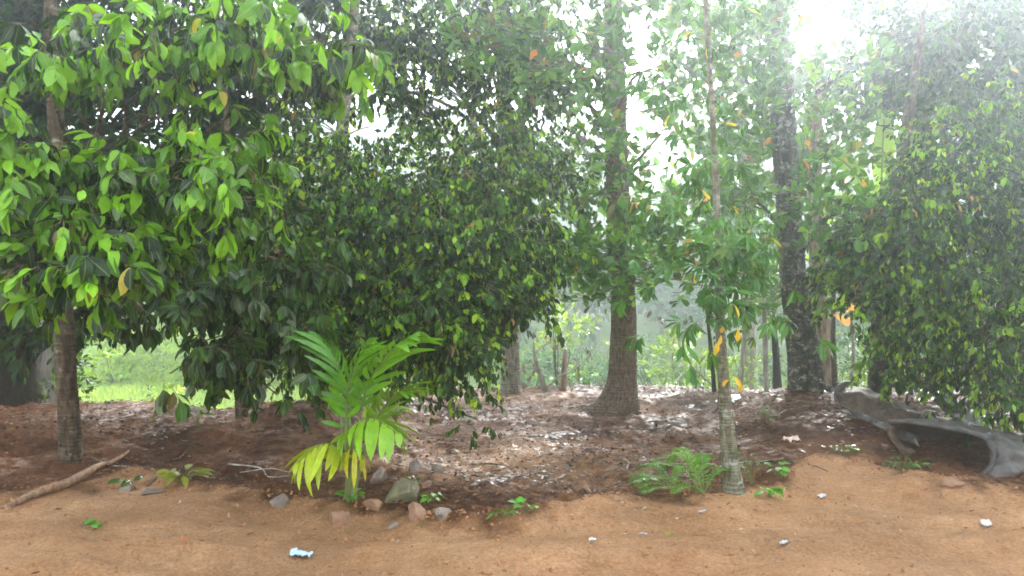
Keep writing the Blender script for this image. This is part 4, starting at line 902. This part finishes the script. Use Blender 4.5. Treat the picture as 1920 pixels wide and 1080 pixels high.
# ------------------------------------------------------------------ small litter that can be told apart
M_BLUE = plain_mat('pale_blue_plastic', (.36, .50, .62), .35, var=.25, scale=40)
M_WHITE = plain_mat('white_scrap', (.46, .44, .43), .5, var=.2, scale=40)
def wrapper(label, px, py, lx, ly, mat, seed, cat='litter', name='litter_scrap', hz=.02):
    b = on_ground(px, py); r = np.random.default_rng(seed); n = 9
    u, v = np.meshgrid(np.linspace(-1, 1, n), np.linspace(-1, 1, 6)); a = r.uniform(-.5, .5)
    wob = 1 + .25 * (vnoise(u * 3 + seed, v * 3, .8) - .5)
    X = lx * u * wob * (1 - .25 * np.abs(v)); Y = ly * v * wob * (1 - .2 * u); Z = hz * (vnoise(u * 4 + seed, v * 4, .9)) + .008
    P = np.stack([X * math.cos(a) - Y * math.sin(a), X * math.sin(a) + Y * math.cos(a), Z], -1); P = P + b
    P[..., 2] += ground_z(P[..., 0], P[..., 1]) - b[2]
    i = np.arange(5)[:, None] * n; j = np.arange(n - 1)[None]; q = np.stack([i + j, i + j + 1, i + n + j + 1, i + n + j], -1).reshape(-1, 4)
    P = P.reshape(-1, 3); k = len(P); V = np.concatenate([P, P - [0, 0, .003]])
    loose(name, [dict(v=V, q=np.concatenate([q, q[:, ::-1] + k]))], [mat], b, label, cat)
wrapper('crumpled pale blue wrapper lying on the bare track below the palm', 567, 1043, .075, .035, M_BLUE, 1, 'wrapper', 'plastic_wrapper', .035)
wrapper('white plastic scrap on the far right of the track', 1846, 985, .035, .035, M_WHITE, 2)
wrapper('small white scrap on the track in front of the fern', 1315, 963, .03, .014, M_WHITE, 3)
wrapper('curled white scrap on the dirt right of the slender tree', 1540, 932, .04, .02, M_WHITE, 4)
wrapper('pale lilac scrap on the track, below the slender tree', 1468, 1020, .03, .018, M_WHITE, 5)
wrapper('pale grey scrap on the track below the orange-brown stone', 1110, 1016, .025, .014, M_WHITE, 6)
wrapper('thin whitish scrap on the track right of centre', 1205, 1004, .03, .012, M_WHITE, 7)
wrapper('light scrap in the litter beside the stones, dull white', 938, 905, .035, .035, M_WHITE, 8)
wrapper('large pale curled scrap on the litter right of the slender tree', 1485, 830, .10, .05, plain_mat('fleshy_scrap', (.55, .38, .30), .35, var=.3), 9, hz=.06)

r = np.random.default_rng(91)
for i in range(26):
    px, py = r.uniform(760, 1500), r.uniform(765, 905)
    if i > 18: px, py = r.uniform(120, 560), r.uniform(830, 900)
    b = on_ground(px, py); a = r.uniform(-.6, .6) + (r.random() < .2) * 1.4; L = r.uniform(.12, .42); dx = np.array([math.cos(a), math.sin(a), 0]) * L
    P = [b - dx, b - dx * .3 + r.normal(size=3) * .03, b + dx * .4 + r.normal(size=3) * .03, b + dx]
    P = [np.array([p[0], p[1], float(ground_z(p[0], p[1])) + .014]) for p in P]; w = r.uniform(.004, .010)
    loose('fallen_twig', [tube(P, [w, w * .8, w * .4], 5, 10, rough=.3)], [(B_GREY, B_BROWN, B_PALE)[i % 3]], b, 'thin bare twig fallen among the leaf litter', 'twig', 'twigs fallen in the leaf litter')

# ------------------------------------------------------------------ leaf litter, fallen leaves on the track, clods
def scatter_leaves(name, label, pts, L, W, cols, seed, mat, lift=.008, tilt=.35, curve=.5):
    r = np.random.default_rng(seed); n = len(pts)
    a = r.uniform(0, 6.283, n); d = np.stack([np.cos(a), np.sin(a), r.normal(size=n) * tilt * .5], 1); nr = np.stack([r.normal(size=n) * tilt, r.normal(size=n) * tilt, np.ones(n)], 1)
    base = np.stack([pts[:, 0], pts[:, 1], ground_z(pts[:, 0], pts[:, 1]) + lift + r.random(n) * .02], 1)
    lb = leaf_batch(base, d, nr, L * r.uniform(.6, 1.25, n), W * r.uniform(.6, 1.2, n), cols, LEAF_LO, r.normal(size=n) * .22, r.normal(size=n) * curve * .5)
    o = mesh_obj(name, [lb], [mat]); o['kind'] = 'stuff'; o['label'] = label; o['category'] = 'leaf litter'
    return o
def litter_pts(n, seed, test):
    r = np.random.default_rng(seed); out = []
    while sum(len(o) for o in out) < n:
        y = 5.4 + 8.6 * r.random(20000) ** .8; x = (r.random(20000) * 2 - 1) * (y * .72 + .5)
        ok = test(x, y, r); out.append(np.stack([x, y], 1)[ok])
    return np.concatenate(out)[:n]
def t_dark(x, y, r):
    ye = edge_y(x, y); dens = sstep(0.02, .5, y - ye) * (.25 + vnoise(x, y, .55)) * (.35 + .9 * sstep(.35, .62, vnoise(x + 9, y, 1.3)))
    dens = dens * np.where((x > -.4) & (x < 3.4) & (y > 9), 1.6, 1) * np.where((x < -1.2) & (y < 8.3), .55, 1)
    return r.random(len(x)) < dens
pts = litter_pts(19000, 5, t_dark); r = np.random.default_rng(6)
cc = np.array([(.055, .024, .011), (.095, .042, .019), (.030, .014, .008), (.15, .068, .030), (.20, .105, .055)])[r.choice(5, len(pts), p=[.32, .26, .2, .15, .07])] * r.uniform(.7, 1.3, (len(pts), 1))
scatter_leaves('leaf_litter', 'wet dark brown fallen leaves carpeting the clearing', pts, .068, .032, cc, 8, M_LITTER, tilt=.16, curve=.4)
def t_track(x, y, r):
    ye = edge_y(x, y); return (r.random(len(x)) < .5 * (1 - sstep(-1.4, .2, ye - y) * .8) * sstep(.5, .75, vnoise(x, y, .8))) & (y < ye + .6)
pts = litter_pts(170, 15, lambda x, y, r: (r.random(len(x)) < .3) & (y < edge_y(x, y) + .5)); r = np.random.default_rng(16)
near = np.stack([r.uniform(-3, 3, 70), r.uniform(4.4, 6.6, 70)], 1); pts = np.concatenate([pts, near])
cc = np.array([(.28, .10, .04), (.16, .08, .04), (.30, .22, .05), (.35, .26, .19), (.10, .16, .03)])[r.choice(5, len(pts), p=[.25, .3, .08, .3, .07])]
scatter_leaves('fallen_leaves', 'scattered orange and brown leaves and chips on the bare track', pts[::2], .055, .028, cc[::2], 18, M_LITTER)

def clods():
    r = np.random.default_rng(40); n = 26000
    y = 4.3 + 5.2 * r.random(n) ** 1.3; x = (r.random(n) * 2 - 1) * (y * .72)
    ye = edge_y(x, y); k = r.random(n) < np.clip(.10 + 1.0 * np.exp(-((y - ye) / .35) ** 2) + .35 * sstep(0, .3, y - ye), 0, 1); x, y, ye = x[k], y[k], ye[k]; n = len(x)
    s = .004 + .014 * r.random(n) ** 5
    O = np.array([[1, 0, 0], [-1, 0, 0], [0, 1, 0], [0, -1, 0], [0, 0, 1], [0, 0, -1]], float)
    F = np.array([[0, 2, 4], [2, 1, 4], [1, 3, 4], [3, 0, 4], [2, 0, 5], [1, 2, 5], [3, 1, 5], [0, 3, 5]])
    V = O[None] * s[:, None, None] * r.uniform(.6, 1.4, (n, 6, 1)) + r.normal(size=(n, 6, 3)) * (s * .2)[:, None, None] + np.stack([x, y, ground_z(x, y) + s * .3], 1)[:, None, :]
    col = np.where((y < ye + .05)[:, None], np.array([.31, .155, .072]), np.array([.17, .085, .045])) * r.uniform(.7, 1.25, (n, 1))
    o = mesh_obj('earth_clods', [dict(v=V.reshape(-1, 3), t=(np.arange(n)[:, None, None] * 6 + F[None]).reshape(-1, 3), c=np.repeat(col, 6, 0))], [plain_mat('clod', (.3, .17, .09), .95, use_attr=True, var=.2, spec=.05)], smooth=False)
    o['kind'] = 'stuff'; o['label'] = 'small clods of earth along the edge of the track'; o['category'] = 'earth clods'
clods()

# ------------------------------------------------------------------ the field, its shrubs and the misty woods
def grass_field():
    r = np.random.default_rng(50); n = 60000
    y = 12 + 34 * r.random(n) ** 1.2; x = (r.random(n) * 2 - 1) * (y * .75)
    k = y > np.where(x < -1.5, 13.0, 16.5); x, y = x[k], y[k]; n = len(x)
    base = np.stack([x, y, ground_z(x, y) - .02], 1); d = np.stack([r.normal(size=n) * .4, r.normal(size=n) * .4, np.ones(n)], 1)
    col = np.array([(.28, .40, .09), (.20, .33, .06), (.34, .42, .13)])[r.integers(0, 3, n)] * r.uniform(.8, 1.2, (n, 1))
    o = mesh_obj('grass', [leaf_batch(base, d, r.normal(size=(n, 3)), .18 + .22 * vnoise(x, y, 3) ** 2 * 2, .035 + y * .0012, col, LEAF_LO[:2], .1, .5)], [M_FAR]); o['kind'] = 'stuff'
    o['label'] = 'bright grass of the sunken field behind the clearing'; o['category'] = 'grass'
grass_field()
GL = 'pale shrubs at the far side of the field'
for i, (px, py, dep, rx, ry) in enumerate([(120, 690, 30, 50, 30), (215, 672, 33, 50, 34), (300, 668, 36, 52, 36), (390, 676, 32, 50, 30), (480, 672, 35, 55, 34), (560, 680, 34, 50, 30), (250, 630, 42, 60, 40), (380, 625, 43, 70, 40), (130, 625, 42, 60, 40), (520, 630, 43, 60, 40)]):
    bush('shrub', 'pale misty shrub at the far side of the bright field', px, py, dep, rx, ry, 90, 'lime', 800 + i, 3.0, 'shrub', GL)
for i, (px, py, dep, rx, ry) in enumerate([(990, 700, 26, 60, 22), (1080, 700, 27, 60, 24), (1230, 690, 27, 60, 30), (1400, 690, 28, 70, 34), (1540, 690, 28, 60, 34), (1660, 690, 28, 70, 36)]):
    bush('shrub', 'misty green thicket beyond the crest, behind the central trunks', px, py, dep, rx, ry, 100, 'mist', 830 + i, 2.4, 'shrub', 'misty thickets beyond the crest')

def far_tree(proto, x, y, h, seed, label, group, lean=0.0):
    """a tree of the misty woods: pale tall trunk, crown of leaf clumps"""
    r = np.random.default_rng(seed); z = float(ground_z(x, y)); b = np.array([x, y, z - .3])
    root = empty('forest_tree', b, label, 'tree', group)
    top = b + np.array([lean * h, r.normal() * .4, h * .92]); mid = (b + top) / 2 + np.array([r.normal() * .3, 0, 0])
    n = 900; S = dict(SPEC['small']); S.update(n=5, tl=.8, L=.55, W=.30, cl=.9, droop=.4)
    nc = 26; u = norm(r.normal(size=(nc, 3))) * r.random((nc, 1)) ** .4
    cc = b + np.array([lean * h * .7, 0, h * .62]) + u * np.array([h * .20, h * .20, h * .40])
    k = r.integers(0, nc, n); p = cc[k] + r.normal(size=(n, 3)) * h * .045 * np.array([1, 1, .7]); d = norm(norm(p - cc[k]) + [0, 0, -.2])
    mesh_obj('crown', twigs_to_leaves(p, d, S, r, 'mist', 1.0), [M_FAR, M_TWIG], root)
    T = catmull([b, mid, top], 20); tb = [tube([b, mid, top], [.14 + h * .005, .11 + h * .003, .04], 8, 12)]
    for q in cc[::2]:
        j = int(np.clip(np.searchsorted(T[:, 2], q[2] - h * .08), 3, 19)); tb.append(tube([T[j], (T[j] + q) / 2 + [0, 0, .2], q], [.07, .05, .02], 5, 6))
    mesh_obj('trunk', tb, [B_PALE], root)
    return root
protos = [far_tree(i, 0, 60, 14, 900 + i, 'tree of the misty woods beyond the clearing, pale trunk and blurred crown', 'trees of the misty woods', lean=(-.04, .03, .06)[i]) for i in range(3)]
for p in protos: p['base'] = 1
spots = []
rr = np.random.default_rng(77)
for row, (Y, n, hh) in enumerate(((38, 9, .80), (50, 12, .95), (64, 12, 1.0), (82, 13, 1.1), (104, 12, 1.2))):
    for i in range(n):
        px = 560 + (i + rr.uniform(.15, .85)) / n * 1500
        if row == 0 and px < 900: continue
        if row == 0: hs = hh * (.75 if 1180 < px < 1330 else 1)
        else: hs = hh
        spots.append(((px - 960) / FPX * Y, Y + rr.uniform(-4, 4), hs * rr.uniform(.8, 1.15)))
for i in range(9):
    Y = 62 + 8 * rr.random(); spots.append(((-150 + i * 95 - 960) / FPX * Y, Y, rr.uniform(.5, .75)))
for i, (x, y, s) in enumerate(spots):
    src = protos[i % 3]
    if i < 3: root = src
    else:
        root = src.copy(); COL.objects.link(root)
        for ch in src.children:
            c = ch.copy(); COL.objects.link(c); c.parent = root
    root.location = (x, y, float(ground_z(x, y)) - .3); root.rotation_euler = (0, 0, rr.uniform(0, 6.283)); root.scale = (s, s, s * rr.uniform(.9, 1.15))
for p in protos: del p['base']

# ------------------------------------------------------------------ haze
def haze():
    m, nt, N, Lk = new_mat('haze_air')
    out = N('ShaderNodeOutputMaterial'); v = N('ShaderNodeVolumePrincipled')
    v.inputs['Color'].default_value = (0.86, 0.95, 1.0, 1); v.inputs['Density'].default_value = HAZE_DENSITY; v.inputs['Anisotropy'].default_value = 0.87
    Lk(v.outputs[0], out.inputs['Volume'])
    x0, x1, y0, y1, z0, z1 = -240, 240, -45, 440, -6.0, 62.0
    V = np.array([[x, y, z] for z in (z0, z1) for y in (y0, y1) for x in (x0, x1)])
    q = [[0, 2, 3, 1], [4, 5, 7, 6], [0, 1, 5, 4], [2, 6, 7, 3], [0, 4, 6, 2], [1, 3, 7, 5]]
    o = mesh_obj('haze', [dict(v=V, q=q)], [m], smooth=False); o['kind'] = 'stuff'
    o['label'] = 'thin white mist hanging between the trees'; o['category'] = 'haze'
haze()
